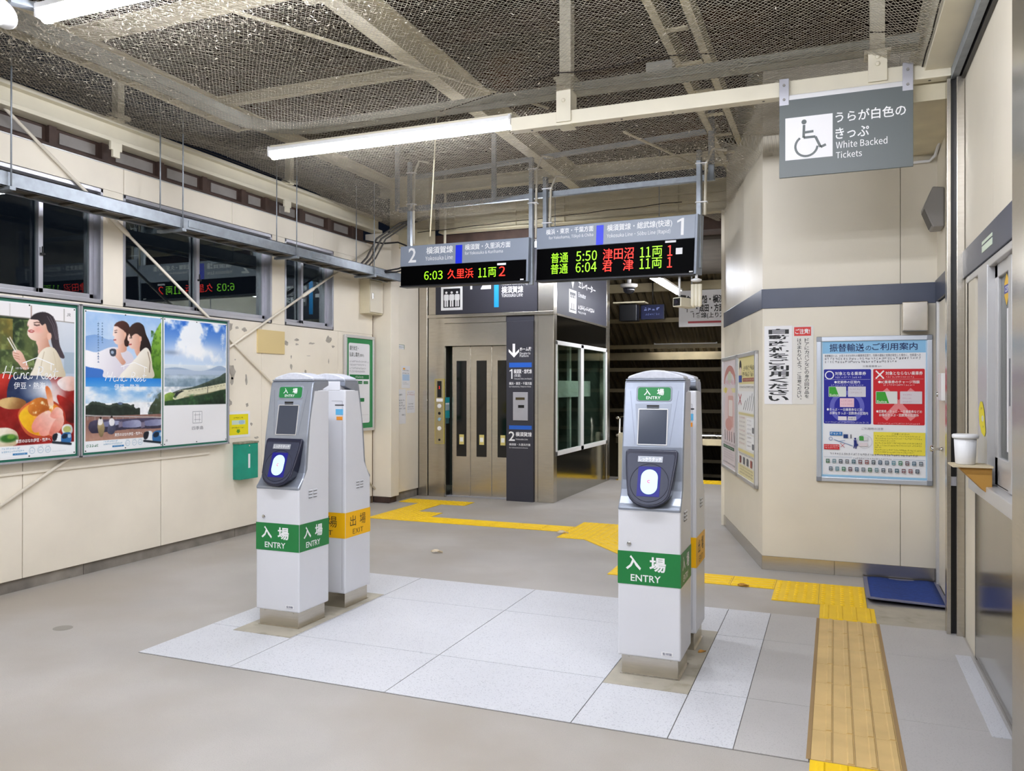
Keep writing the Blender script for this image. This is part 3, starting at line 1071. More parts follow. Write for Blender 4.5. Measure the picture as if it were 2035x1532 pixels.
# ================================================================== LIGHTS
def lamp(name, p, q, label, z=3.17, group='fluorescent battens under the roof', wdt=.075, h=.055):
    p, q = Vector(p), Vector(q)
    t = thing(name, (*((p + q) / 2).xy, p.z - h), label, 'light', group)
    d = (q - p).normalized()
    MB().bar(p + Vector((0, 0, .012)), q + Vector((0, 0, .012)), wdt + .035, .028).build('lamp_body', WHITEP, t, .004)
    c = MB()
    n = 9
    sd = d.cross(Vector((0, 0, 1)))
    prof = [(math.cos(math.pi * i / (n - 1)) * wdt / 2, -math.sin(math.pi * i / (n - 1)) * h) for i in range(n)]
    vs = [e + sd * a + Vector((0, 0, b)) for e in (p + d * .012, q - d * .012) for a, b in prof]
    fs = [(i, i + 1, n + i + 1, n + i) for i in range(n - 1)] + [tuple(range(n))[::-1], tuple(range(n, 2 * n))]
    c.add(vs, fs).build('diffuser', LAMP, t)
    for e, s in ((p, 1), (q, -1)):
        MB().bar(e - d * .004 * s, e + d * .014 * s, wdt + .02, .075).build('end_cap', WHITEP, t, .003)
    return t


lamp('ceiling_lamp', (-4.06, 5.1, 3.195), (-2.045, 5.1, 3.195), 'long lit fluorescent batten on the ivory beam above the gate posts')
lamp('ceiling_lamp', (-3.68, 2.86, 3.25), (-1.68, 2.86, 3.25), 'lit fluorescent batten at the top edge beside the horn loudspeaker')
for x, y, lb in ((-1.3, 2.86, 'fluorescent batten above the picture edge over the tactile path'), (-3.6, .6, 'fluorescent batten overhead out of view, first behind the top lamp on the poster wall side'),
                (-.9, .6, 'fluorescent batten overhead out of view, first row on the office window side'), (-3.6, -1.4, 'fluorescent batten overhead out of view, rear row on the poster wall side'),
                (-.9, -1.4, 'fluorescent batten overhead out of view, rear row on the office window side')):
    lamp('ceiling_lamp', (x, y, 3.195), (x + 1.6, y, 3.195), lb)
lamp('ceiling_lamp', (-2.15, 9.75, 2.80), (-2.15, 12.0, 2.80), 'lit fluorescent batten running away over the passage beside the lift', wdt=.09)
lamp('ceiling_lamp', (-3.0, 14.35, zs(14.35) + .12), (-1.9, 14.35, zs(14.35) + .12), 'lit fluorescent batten between purlins of the stairway roof', wdt=.024, h=.012)
lamp('ceiling_lamp', (-3.0, 17.6, zs(17.6) + .12), (-1.9, 17.6, zs(17.6) + .12), 'lower fluorescent batten low on the stairway roof', wdt=.024, h=.012)
lamp('ceiling_lamp', (-4.0, 8.25, 2.96), (-2.95, 8.25, 2.96), 'lit fluorescent batten half hidden behind the platform 2 departure sign')

# ================================================================== GATE BEAM
gb = thing('gate_beam', (-1.7, 5.1, 3.1), 'long ivory square-tube beam hung on posts under the net', 'beam')
B('beam_tube', -2.04, .605, 5.06, 5.14, 3.115, 3.205, BEAMW, gb, .004)
B('beam_tube', -4.06, -2.04, 5.075, 5.125, 3.21, 3.245, BEAMW, gb, .003)
for x in (-1.66, .23):
    B('hanger_post', x - .04, x + .04, 5.08, 5.16, 3.3, 4.04, BEAMW, gb, .003)
    B('post_flange', x - .07, x + .07, 5.05, 5.19, 3.42 if x < 0 else 3.30, 3.435 if x < 0 else 3.315, BEAMW, gb)
    MB().box(x - .05, x + .05, 5.045, 5.058, 3.13, 3.42 if x < 0 else 3.30).box(x - .05, x + .05, 5.045, 5.18, 3.108, 3.114).box(x + .04, x + .05, 5.05, 5.18, 3.2, 3.42 if x < 0 else 3.3).build('clamp_plate', BEAMW, gb, .002)
    for z in (3.27, 3.36) if x < 0 else (3.23, 3.27):
        MB().lathe([(.014, 0), (.012, .006), (.006, .009)], (x, 5.045, z), (0, -1, 0), 10).build('bolt', BEAMW, gb)
for x in (-1.9, -1.28, -.95, -.4, .0, .5):
    MB().lathe([(.008, 0), (.008, .001)], (x, 5.1, 3.1145), (0, 0, -1), 10).build('drilled_hole', BLACK, gb)

# ================================================================== NET
def net_z(x, y):
    z = 3.315 + .018 * np.sin(x * 2.1 + y * .9) + .014 * np.sin(y * 2.7 - x)
    s = np.clip((-4.45 - x) / .5, 0, 1)
    z = z + .05 * s * s * (3 - 2 * s)
    s = np.clip((x - .1) / .37, 0, 1)
    z = z - .12 * s * s * (3 - 2 * s) * (y < 6.4)
    s = np.clip((y - 6.9) / .8, 0, 1)
    z = z - .07 * s * s * (3 - 2 * s)
    xr = -.5 - (y - 6.36) * .276
    s = np.clip((x - (xr - .45)) / .45, 0, 1) * (y > 6.36)
    z = z - .13 * s * s
    return z


hx, hy = .0138, .0165
ni, nj = int(5.5 / hx), int(7.0 / hy)
I, J = np.meshgrid(np.arange(ni), np.arange(nj), indexing='ij')
odd = (I + J) % 2 == 0
X = -4.94 + I * hx
Yn = 1.55 + J * hy
jx = RNG.normal(0, .0017, X.shape)
X = X + jx + .012 * np.sin(Yn * 5 + X * 1.3)
Yn = Yn + RNG.normal(0, .002, X.shape) + .012 * np.sin(X * 4.3)
Zn = net_z(X, Yn) + RNG.normal(0, .0015, X.shape)
xmax = np.where(Yn < 6.38, .46, -.505 - (Yn - 6.36) * .276)
ok = odd & (X < xmax)
A_, B_ = [], []
for di, dj in ((1, 1), (1, -1)):
    i0, i1 = slice(0, ni - 1), slice(1, ni)
    j0, j1 = (slice(0, nj - 1), slice(1, nj)) if dj > 0 else (slice(1, nj), slice(0, nj - 1))
    k = ok[i0, j0] & ok[i1, j1]
    k &= RNG.random(k.shape) > .004
    S3 = np.stack([X, Yn, Zn], -1)
    A_.append(S3[i0, j0][k])
    B_.append(S3[i1, j1][k])
A_, B_ = np.concatenate(A_), np.concatenate(B_)
d = B_ - A_
d /= np.linalg.norm(d, axis=1, keepdims=True)
upn = np.array([0, 0, 1.])
sd = np.cross(d, upn)
sd /= np.linalg.norm(sd, axis=1, keepdims=True)
u2 = np.cross(sd, d)
r = .00115
tri = [sd * r * math.cos(t) + u2 * r * math.sin(t) for t in (-math.pi / 2, math.pi / 6, 5 * math.pi / 6)]
V = np.stack([A_ + tri[0], A_ + tri[1], A_ + tri[2], B_ + tri[0], B_ + tri[1], B_ + tri[2]], 1).reshape(-1, 3)
N = len(A_)
base = np.arange(N)[:, None, None] * 6
Fq = (base + np.array([[0, 1, 4, 3], [1, 2, 5, 4], [2, 0, 3, 5]])).reshape(-1, 4)
org = np.array([-2.2, 5, 3.0])
me = bpy.data.meshes.new('safety_net')
me.vertices.add(len(V))
me.vertices.foreach_set('co', (V - org).ravel())
me.loops.add(Fq.size)
me.loops.foreach_set('vertex_index', Fq.ravel().astype(np.int32))
me.polygons.add(len(Fq))
me.polygons.foreach_set('loop_start', np.arange(0, Fq.size, 4, dtype=np.int32))
me.update(calc_edges=True)
me.materials.append(NETM)
net = bpy.data.objects.new('safety_net', me)
net.location = org
COL.objects.link(net)
tag(net, 'white knotted safety net stretched under the rusty roof', 'net', kind='stuff')

# pale litter caught in the net
cl = [(-4.0, 3.1, .5, .25, 420), (-3.3, 3.35, .5, .2, 380), (-4.45, 3.6, .35, .5, 330), (-2.5, 3.4, .5, .2, 240), (-3.7, 7.5, .8, .12, 380), (-1.9, 6.9, .5, .15, 300),
      (-1.3, 6.95, .3, .2, 200), (-4.4, 7.3, .25, .3, 220), (-2.4, 5.5, 1.6, 1.6, 300), (-2.9, 5.35, .7, .12, 120), (-.9, 6.7, .2, .3, 120)]
lv, lf = [], []
for cx, cy_, sx, sy_, n in cl:
    for _ in range(int(n * 1.8)):
        x, y = RNG.normal(cx, sx), RNG.normal(cy_, sy_)
        if x > (.4 if y < 6.36 else -.55 - (y - 6.36) * .276) or x < -4.95 or y > 8.4:
            continue
        z = float(net_z(np.array(x), np.array(y))) + RNG.uniform(-.006, .01)
        a = RNG.uniform(0, 6.28)
        L, wd = RNG.uniform(.005, .014), RNG.uniform(.0015, .004)
        dx, dy = math.cos(a), math.sin(a)
        k = len(lv)
        tz = RNG.uniform(-.008, .008)
        lv += [(x - dx * L, y - dy * L, z - tz), (x + dy * wd, y - dx * wd, z + .003), (x + dx * L, y + dy * L, z + tz), (x - dy * wd, y + dx * wd, z - .002)]
        lf += [(k, k + 1, k + 2), (k, k + 2, k + 3), (k, k + 3, k + 1), (k + 1, k + 3, k + 2)]
mb = MB()
mb.add(lv, lf)
tag(mb.build('dry_litter', FLUFF), 'pale dry leaf litter and fluff caught in the net', 'litter', kind='stuff')
# dark lacing rope along the edges of the net and seams
rope = MB()
for pts in ([(-4.935, 1.6 + .3 * k, 3.37) for k in range(21)], [(.46, 1.6 + .3 * k, 3.185 + .008 * math.sin(k * 3)) for k in range(17)],
            [(-.5 - .029 * k, 6.38 + .105 * k, 3.118 + .004 * (k % 2)) for k in range(18)], [(-4.6 + .2 * k, 8.45 - .028 * k, 3.21 + .005 * math.sin(k * 2.2)) for k in range(17)],
            [(-3.5 + .2 * k, 2.9 + .06 * math.sin(k * .7) + .035 * k, 3.33) for k in range(10)], [(-1.65 + .15 * k, 4.75 + .01 * k + .04 * math.sin(k), 3.34) for k in range(14)],
            [(-1.62 - .14 * k, 4.76 + .05 * k, 3.335) for k in range(8)]):
    rope.tube(pts, .004, 5)
tag(rope.build('lacing_rope', mat('dark_rope', '#2b241d', .9)), 'dark lacing rope along the seams and borders of the net', 'rope')

# ================================================================== CABLE TRAY ALONG THE LEFT WALL
ct = thing('cable_tray', (-4.8, 5.4, 2.6), 'galvanised ladder cable tray hung beside the windows', 'cable tray')
for x, s in ((-4.7, -1), (-4.9, 1)):
    MB().box(min(x, x + .004 * s), max(x, x + .004 * s), 2.3, 8.24, 2.605, 2.70).box(min(x, x + .022 * s), max(x, x + .022 * s), 2.3, 8.24, 2.695, 2.70) \
        .box(min(x, x + .022 * s), max(x, x + .022 * s), 2.3, 8.24, 2.605, 2.61).build('side_rail', GALV, ct)
for k in range(24):
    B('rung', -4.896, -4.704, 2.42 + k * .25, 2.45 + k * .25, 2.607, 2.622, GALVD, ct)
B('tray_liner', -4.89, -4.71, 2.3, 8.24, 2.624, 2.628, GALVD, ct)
for y in (3.43, 4.83, 6.25, 7.62):
    for x in (-4.685, -4.915):
        MB().tube([(x, y, 2.58), (x, y, 3.6)], .005, 6).build('threaded_rod', GALV, ct)
    B('hanger_channel', -4.93, -4.67, y - .02, y + .02, 2.583, 2.604, GALV, ct)
for y in (5.0, 6.6, 7.72):
    B('rail_joiner', -4.704, -4.694, y - .1, y + .1, 2.63, 2.68, GALV, ct)
cbl = MB()
for k, (o, rr) in enumerate(((0, .011), (.035, .012), (.07, .009))):
    cbl.tube([(-4.8 + o, 7.0, 2.64 + .012 * k), (-4.8 + o, 7.45 + o, 2.66), (-4.78 + o, 7.62 + o, 2.8), (-4.7 + o, 7.7 + o, 3.02), (-4.5 + o, 7.85 + o, 3.2), (-4.25, 8.05 + o, 3.3)], rr, 7)
tag(cbl.build('cable_bundle', mat('grey_cable', '#4a4742', .6)), 'thick grey cables rising from the tray end to the roof', 'cable')
for k, pts in enumerate(([(-4.75, 7.8, 2.66), (-4.6, 8.0, 2.72), (-4.3, 7.9, 2.78), (-4.1, 7.75, 2.82)], [(-4.8, 7.75, 2.65), (-4.62, 7.98, 2.68), (-4.35, 7.95, 2.72), (-4.1, 7.8, 2.77)],
                         [(-5.0, 7.9, 3.05), (-4.8, 8.0, 3.02), (-4.55, 7.9, 3.0), (-4.3, 7.75, 2.9), (-4.15, 7.6, 2.85)])):
    tag(MB().tube(pts, .009, 6).build('loose_cable', RUBBER), ('upper black cable sagging from the tray towards the departure sign', 'lower black cable sagging from the tray towards the departure sign',
        'black cable looping from the wall top to the departure sign')[k], 'cable')

# ================================================================== CROSS BRACES OF THE LEFT WALL
def brace(p, q, tb, label):
    p, q = Vector(p), Vector(q)
    t = thing('brace_rod', (p.x, (p.y + q.y) / 2, min(p.z, q.z)), label, 'brace rod', 'cross braces on the wall')
    MB().tube([p, q], .0115, 8).build('rod', CREAM, t)
    d = (q - p)
    L = d.length
    a, b = p + d * tb, p + d * (tb + .24 / L)
    MB().tube([a, a + (b - a) * .12, a + (b - a) * .2, b - (b - a) * .2, b - (b - a) * .12, b], [.012, .018, .019, .019, .018, .012], 8).build('turnbuckle', CREAM, t)
    return t


XBR = WL + .02
a0, a1 = at(0, 205, X=XBR), at(762, 988, X=XBR)
brace(a0, a1, .175, 'cream brace rod falling from the top of the wall towards the lift')
b0, b1 = at(0, 1006, X=XBR), at(742, 491, X=XBR)
brace(b0, b1, .70, 'cream brace rod rising along the wall towards the lift')

# ================================================================== POSTERS
def vnoise(nx, ny, fx, fy, seed):
    r = np.random.default_rng(seed)
    g = r.random((int(fy) + 3, int(fx) + 3))
    y = np.linspace(0, fy, ny)[:, None]
    x = np.linspace(0, fx, nx)[None, :]
    iy, ix = y.astype(int), x.astype(int)
    ty, tx = y - iy, x - ix
    ty, tx = ty * ty * (3 - 2 * ty), tx * tx * (3 - 2 * tx)
    return (g[iy, ix] * (1 - tx) + g[iy, ix + 1] * tx) * (1 - ty) + (g[iy + 1, ix] * (1 - tx) + g[iy + 1, ix + 1] * tx) * ty


def fbm(nx, ny, f, seed, asp=1.0):
    return sum(vnoise(nx, ny, f * 2 ** k, f * asp * 2 ** k, seed + k) * .5 ** k for k in range(4)) / 1.875


def hexc(c):
    c = c.lstrip('#')
    return np.array([int(c[i:i + 2], 16) / 255 for i in (0, 2, 4)])


class Paint:
    def __init__(s, nx, ny):
        nx, ny = 2 * nx, 2 * ny          # painted twice as fine, then averaged
        s.nx, s.ny = nx, ny
        s.im = np.ones((ny, nx, 3))
        s.x, s.y = np.meshgrid(np.linspace(0, 1, nx), np.linspace(0, 1, ny))

    def mix(s, mask, col):
        mask = np.clip(mask, 0, 1)[..., None]
        col = hexc(col) if isinstance(col, str) else col
        s.im = s.im * (1 - mask) + col * mask
        return s

    def box(s, x0, x1, y0, y1, col):
        return s.mix(((s.x >= x0) & (s.x <= x1) & (s.y >= y0) & (s.y <= y1)).astype(float), col)

    def grad(s, y0, y1, c0, c1):
        t = np.clip((s.y - y0) / (y1 - y0), 0, 1)[..., None]
        c = hexc(c0) * (1 - t) + hexc(c1) * t
        return s.mix(((s.y >= y0) & (s.y <= y1)).astype(float), c)

    def ell(s, cx, cy_, rx, ry, col, soft=.12, rot=0., shade=None):
        dx, dy = s.x - cx, (s.y - cy_) * s.asp
        ry = ry * s.asp
        c, q = math.cos(rot), math.sin(rot)
        a, b = dx * c + dy * q, -dx * q + dy * c
        d = np.sqrt((a / rx) ** 2 + (b / ry) ** 2)
        return s.mix((1 - d) / soft + .5, col)

    asp = 1.41

    def poly(s, pts, col):
        xs_, ys_ = [q[0] for q in pts], [q[1] for q in pts]
        i0, i1 = max(0, int(min(xs_) * (s.nx - 1))), min(s.nx, int(max(xs_) * (s.nx - 1)) + 2)
        j0, j1 = max(0, int(min(ys_) * (s.ny - 1))), min(s.ny, int(max(ys_) * (s.ny - 1)) + 2)
        if i1 <= i0 or j1 <= j0:
            return s
        X_, Y_ = s.x[j0:j1, i0:i1], s.y[j0:j1, i0:i1]
        ins = np.zeros(X_.shape, bool)
        n = len(pts)
        for i in range(n):
            (x0, y0), (x1, y1) = pts[i], pts[(i + 1) % n]
            ins ^= ((y0 > Y_) != (y1 > Y_)) & (X_ < (x1 - x0) * (Y_ - y0) / (y1 - y0 + 1e-12) + x0)
        c_ = hexc(col) if isinstance(col, str) else col[j0:j1, i0:i1][ins]
        s.im[j0:j1, i0:i1][ins] = c_
        return s

    def line(s, pts, wd, col):
        for (x0, y0), (x1, y1) in zip(pts[:-1], pts[1:]):
            dx, dy = x1 - x0, (y1 - y0) * s.asp
            L = dx * dx + dy * dy + 1e-9
            t = np.clip(((s.x - x0) * dx + (s.y - y0) * s.asp * dy) / L, 0, 1)
            d = np.hypot(s.x - x0 - t * dx, (s.y - y0) * s.asp - t * dy)
            s.mix((wd - d) / (wd * .5) + .5, col)
        return s

    def noise(s, mask, amp, f, seed):
        n = fbm(s.nx, s.ny, f, seed, 1.4) - .5
        s.im = np.clip(s.im + (n * amp * np.clip(mask, 0, 1))[..., None], 0, 1)
        return s


NX, NY = 176, 256


def spl(pts, n=6):
    """closed Catmull-Rom outline through pts"""
    o = []
    m_ = len(pts)
    for i in range(m_):
        a, b, c, d_ = (np.array(pts[(i + j - 1) % m_], float) for j in range(4))
        for k_ in range(n):
            t_ = k_ / n
            o.append(tuple(.5 * (2 * b + (c - a) * t_ + (2 * a - 5 * b + 4 * c - d_) * t_ ** 2 + (3 * b - a - 3 * c + d_) * t_ ** 3)))
    return o


def blob(p, conv, pts, col, n=6, col2=None, ax=None):
    """smooth filled shape; col2 shades it along ax=(x0,y0,x1,y1) given like pts"""
    q = spl([conv(*a) for a in pts], n)
    if col2:
        (x0, y0), (x1, y1) = conv(*ax[:2]), conv(*ax[2:])
        dx, dy = x1 - x0, y1 - y0
        t_ = np.clip(((p.x - x0) * dx + (p.y - y0) * dy) / (dx * dx + dy * dy), 0, 1)[..., None]
        p.poly(q, hexc(col) * (1 - t_) + hexc(col2) * t_)
    else:
        p.poly(q, col)


def pline(p, conv, pts, wd, col):
    p.line([conv(*a) for a in pts], wd, col)


def train(p, conv, x, y, k):
    def c(a, b):
        return conv(x + a * k, y + b * k)
    p.poly(spl([c(0, 22), c(8, 6), c(30, 0), c(48, 6), c(50, 42), c(20, 50), c(4, 44)]), '#eef2f5')
    p.poly(spl([c(0, 26), c(6, 8), c(26, 2), c(30, 14), c(22, 38), c(6, 42)]), '#171d28')
    p.poly(spl([c(50, 14), c(70, -2), c(104, 0), c(104, 46), c(60, 54), c(50, 46)]), '#2e6ba6')
    p.poly(spl([c(54, 16), c(70, 4), c(86, 8), c(80, 26), c(58, 30)]), '#14263c')
    p.poly(spl([c(88, 8), c(104, 6), c(104, 22), c(90, 24)]), '#a9c6de')
    p.line([c(4, 50), c(104, 56)], .012, '#1c2732')


# --- poster 1: diner with chopsticks above a bowl
p1 = Paint(NX, NY)


def k1(x, y):
    return .255 + x / 350 * .745, (y - (128 + .1 * x)) / (777 - .2 * x)


XX, YY = p1.x, p1.y
g, g2 = fbm(2 * NX, 2 * NY, 8, 5, 1.4), fbm(2 * NX, 2 * NY, 22, 6, 1.4)
p1.grad(0, .48, '#dfe2e8', '#b9c6d4')
p1.box(0, 1, 0, .09, '#efecec')
p1.mix((XX < .60) * (YY > .085) * (YY < .5) * 1., '#57653a').mix((XX < .62) * (YY > .085) * (YY < .5) * (g - .35) * 2.4, '#20301c').mix((XX < .55) * (YY > .1) * (YY < .45) * (g2 - .5) * 3, '#93a866')
p1.mix((XX < .33) * (YY > .1) * (YY < .3) * (g - .3) * 1.6, '#8d7a35').mix(np.exp(-((XX - .72) / .09) ** 2) * (YY > .1) * (YY < .4) * .8, '#c9ccd0').mix((XX > .88) * (YY > .3) * (YY < .45) * .5, '#8fa6b6')
p1.line([(0, .082), (1, .092)], .004, '#8d8880').line([(.52, 0), (.52, .085)], .006, '#a58a80').line([(.88, 0), (.88, .09)], .004, '#9c9890').line([(.3, .0), (.3, .08)], .003, '#c2beb8')
blob(p1, k1, [(150, 315), (200, 292), (214, 330), (222, 372), (165, 392), (158, 350)], '#f0c9b6', col2='#c98f76', ax=(150, 320, 215, 350))
blob(p1, k1, [(118, 208), (104, 238), (112, 250), (106, 268), (108, 290), (128, 312), (165, 318), (200, 300), (222, 270), (200, 225), (160, 205)], '#f8ddd0', col2='#d9a288', ax=(120, 240, 215, 300))
blob(p1, k1, [(109, 266), (124, 262), (142, 268), (130, 277), (114, 274)], '#b5443f')
blob(p1, k1, [(114, 268), (126, 267), (136, 269), (126, 271)], '#f6e6e2')
pline(p1, k1, [(140, 237), (152, 241), (165, 238)], .006, '#4a302a')
pline(p1, k1, [(138, 228), (154, 224), (168, 227)], .005, '#6a4a40')
pline(p1, k1, [(106, 238), (112, 246)], .004, '#d09a86')
p1.ell(*k1(160, 262), .045, .02, '#eeb0a0', soft=1.2)
blob(p1, k1, [(120, 208), (140, 184), (185, 173), (228, 190), (254, 232), (264, 290), (272, 342), (297, 398), (276, 402), (246, 372), (228, 330), (222, 290), (206, 262), (196, 232), (178, 240), (160, 215), (140, 212)], '#2a2226', col2='#4a4046', ax=(130, 200, 280, 380))
blob(p1, k1, [(206, 282), (222, 278), (228, 298), (216, 314), (206, 304)], '#ecbfa8')
for dx_ in (0, 14, 30):
    pline(p1, k1, [(205 + dx_, 195), (232 + dx_ * .7, 240), (250 + dx_ * .4, 310)], .003, '#6b6068')
blob(p1, k1, [(160, 388), (196, 352), (238, 352), (268, 392), (286, 440), (292, 500), (130, 500), (138, 450)], '#f4ecd9', col2='#cfc0a2', ax=(170, 400, 290, 470))
pline(p1, k1, [(190, 372), (176, 430), (170, 492)], .004, '#cbbd9e')
pline(p1, k1, [(238, 372), (250, 430), (252, 495)], .004, '#d3c6a8')
blob(p1, k1, [(34, 372), (58, 362), (80, 378), (94, 408), (112, 452), (88, 462), (62, 430), (40, 404)], '#f3cdbb', col2='#d8a28a', ax=(40, 370, 105, 450))
for q_ in (((40, 378), (64, 384)), ((40, 390), (66, 398)), ((44, 402), (68, 410))):
    pline(p1, k1, q_, .004, '#c98f78')
pline(p1, k1, [(12, 306), (48, 372)], .006, '#f2efe8')
pline(p1, k1, [(22, 300), (56, 366)], .006, '#d9d0c0')
# table
p1.mix((YY > .475) * (YY < .93) * 1., '#7d1512').mix((YY > .475) * (YY < .93) * (g - .3) * 1.5, '#b3211c')
blob(p1, k1, [(258, 520), (300, 495), (352, 500), (356, 556), (310, 566), (275, 552)], '#f6e2da', col2='#d9a99a', ax=(280, 500, 340, 560))
blob(p1, k1, [(-60, 500), (30, 488), (48, 540), (20, 600), (-60, 620)], '#c9352a', col2='#7a120f', ax=(0, 500, 20, 600))
blob(p1, k1, [(30, 500), (120, 492), (205, 500), (230, 560), (180, 640), (70, 650), (10, 610)], '#1e2c4e', col2='#33476f', ax=(60, 500, 160, 640))
blob(p1, k1, [(-20, 612), (40, 600), (96, 618), (90, 650), (20, 660), (-30, 640)], '#d9b679', col2='#8a5a2e', ax=(20, 610, 60, 655))
p1.ell(*k1(200, 560), .16, .06, '#eef0f4', soft=1.6).ell(*k1(240, 620), .09, .08, '#e6d8d4', soft=1.4)
blob(p1, k1, [(255, 590), (300, 600), (352, 640), (354, 720), (310, 716), (280, 660)], '#b7271f', col2='#4a0a0a', ax=(270, 600, 345, 690))
blob(p1, k1, [(60, 690), (90, 640), (150, 610), (225, 612), (284, 650), (304, 700), (290, 760), (230, 800), (160, 806), (96, 776)], '#d86a3e', col2='#a8301e', ax=(80, 650, 280, 790))
blob(p1, k1, [(68, 692), (96, 648), (150, 622), (222, 622), (276, 656), (292, 700), (280, 748), (226, 784), (162, 790), (104, 764)], '#f6b63a', col2='#e8862e', ax=(90, 740, 260, 640))
blob(p1, k1, [(66, 690), (100, 660), (132, 690), (140, 740), (160, 786), (110, 766), (80, 735)], '#f8c82a', col2='#e59a12', ax=(70, 680, 150, 780))
blob(p1, k1, [(108, 660), (130, 615), (176, 600), (214, 622), (212, 670), (170, 690), (130, 690)], '#d9812e', col2='#a8541c', ax=(130, 620, 190, 690))
blob(p1, k1, [(196, 552), (206, 542), (222, 560), (234, 600), (238, 640), (216, 644), (204, 600)], '#e2793e', col2='#f3d0b8', ax=(200, 560, 230, 640))
for c0, c1, pts in (('#f9cdbf', '#e88a78', [(128, 740), (160, 690), (215, 665), (225, 700), (180, 760), (140, 775)]), ('#fbd5c8', '#ea9684', [(165, 770), (195, 710), (250, 680), (262, 720), (220, 780), (180, 792)]),
                    ('#f8c4b4', '#e27f6c', [(215, 780), (240, 720), (282, 680), (294, 720), (270, 765), (235, 790)]), ('#fad0c2', '#ec9a88', [(220, 690), (250, 648), (284, 660), (286, 690), (250, 705)])):
    blob(p1, k1, pts, c0, col2=c1, ax=(*pts[2], *pts[5 if len(pts) > 5 else 4]))
p1.mix((((XX - .62) / .14) ** 2 + ((YY - .685) / .05) ** 2 < 1) * ((g2 - .52) * 6), '#f8e6b8')
blob(p1, k1, [(282, 752), (300, 732), (334, 736), (340, 768), (316, 786), (290, 778)], '#f2f2ee', col2='#c2c6c2', ax=(290, 740, 330, 780))
p1.ell(*k1(311, 756), .045, .022, '#b9bf74')
blob(p1, k1, [(-60, 770), (0, 752), (50, 770), (64, 812), (40, 842), (-60, 846)], '#f3ead8', col2='#c9b48e', ax=(0, 760, 40, 840))
p1.ell(*k1(16, 806), .09, .026, '#2f6a26', soft=.5).ell(*k1(28, 798), .04, .015, '#6b9a3a', soft=.6)
p1.noise((YY > .48) * (YY < .93), .10, 26, 40)
p1.box(0, 1, .925, 1, '#f4f6f8')
train(p1, k1, 232, 775, .95)
# --- poster 2: two friends looking out, terrace below
p2 = Paint(NX, NY)


def k2(x, y):
    return (x - 390) / 384, (y - (172 + .092 * (x - 390))) / (694 - .2 * (x - 390))


XX, YY = p2.x, p2.y
p2.grad(0, .475, '#9cc0ea', '#cfdff0').mix((g - .4) * (YY < .3) * 1.2, '#dbe8f6')
blob(p2, k2, [(380, 310), (420, 290), (450, 292), (490, 310), (540, 312), (580, 330), (560, 390), (380, 400)], '#7ea6dc', col2='#9dbbe2', ax=(400, 300, 420, 390))
blob(p2, k2, [(380, 430), (470, 445), (520, 470), (520, 500), (380, 500)], '#3f74c6')
blob(p2, k2, [(722, 330), (745, 265), (785, 240), (790, 500), (715, 500), (712, 420)], '#4f7d24', col2='#8cbc46', ax=(730, 480, 770, 270))
p2.mix((XX > .85) * (YY > .1) * (YY < .47) * (g2 - .5) * 3, '#2e5a16')
blob(p2, k2, [(384, 368), (440, 376), (500, 352), (545, 350), (592, 366), (624, 402), (622, 500), (480, 500), (470, 462), (384, 440)], '#fbf9fb', col2='#dcd6e0', ax=(430, 370, 560, 480))
blob(p2, k2, [(546, 325), (580, 315), (588, 362), (562, 376), (548, 362)], '#f1c6b2', col2='#cf967e', ax=(546, 340, 588, 345))
blob(p2, k2, [(527, 242), (521, 270), (519, 291), (527, 298), (524, 318), (536, 334), (562, 334), (584, 312), (582, 270), (560, 244)], '#f9e2d8', col2='#dba890', ax=(522, 280, 584, 290))
pline(p2, k2, [(524, 314), (534, 313)], .006, '#b34a48')
pline(p2, k2, [(529, 277), (538, 276)], .005, '#4a302c')
pline(p2, k2, [(528, 268), (540, 265)], .004, '#7a5648')
blob(p2, k2, [(525, 244), (540, 226), (570, 219), (596, 234), (606, 268), (602, 320), (596, 344), (580, 342), (576, 318), (584, 296), (576, 270), (556, 256), (540, 246)], '#5b352c', col2='#2f1a18', ax=(530, 230, 600, 330))
blob(p2, k2, [(574, 278), (584, 276), (586, 292), (578, 300)], '#e9b79f')
blob(p2, k2, [(628, 345), (660, 325), (672, 372), (650, 398), (634, 378)], '#edbda6', col2='#c68a70', ax=(630, 350, 670, 360))
blob(p2, k2, [(598, 285), (593, 312), (601, 322), (600, 342), (616, 357), (642, 352), (664, 325), (660, 292), (630, 270)], '#f7d9cb', col2='#d59c84', ax=(596, 310, 662, 320))
pline(p2, k2, [(600, 336), (612, 334)], .007, '#b34a48')
pline(p2, k2, [(604, 303), (615, 302)], .005, '#3a2622')
blob(p2, k2, [(596, 292), (598, 262), (618, 236), (648, 226), (676, 242), (690, 284), (706, 316), (718, 350), (716, 384), (700, 372), (686, 352), (664, 370), (656, 360), (662, 322), (658, 296), (640, 282), (622, 288), (610, 300), (602, 282)], '#3e2923', col2='#1d1213', ax=(610, 240, 700, 360))
blob(p2, k2, [(652, 298), (664, 296), (666, 314), (656, 322)], '#e6b098')
blob(p2, k2, [(640, 396), (662, 368), (692, 350), (714, 378), (724, 440), (724, 500), (560, 500), (590, 450), (618, 420)], '#f6f1e6', col2='#d8cdb8', ax=(640, 380, 700, 490))
pline(p2, k2, [(700, 372), (712, 420), (708, 470)], .006, '#8a7a62')
blob(p2, k2, [(528, 366), (550, 356), (558, 376), (566, 398), (584, 424), (566, 436), (545, 412), (530, 392)], '#f3ccb9', col2='#d49c84', ax=(530, 370, 575, 420))
blob(p2, k2, [(503, 362), (526, 357), (536, 366), (532, 392), (510, 392)], '#39414f', n=2)
p2.ell(*k2(517, 375), .02, .012, '#9fb0c4')
p2.grad(.475, .66, '#1f7fd8', '#bcd8ee')
n5 = fbm(2 * NX, 2 * NY, 6, 21, 3)
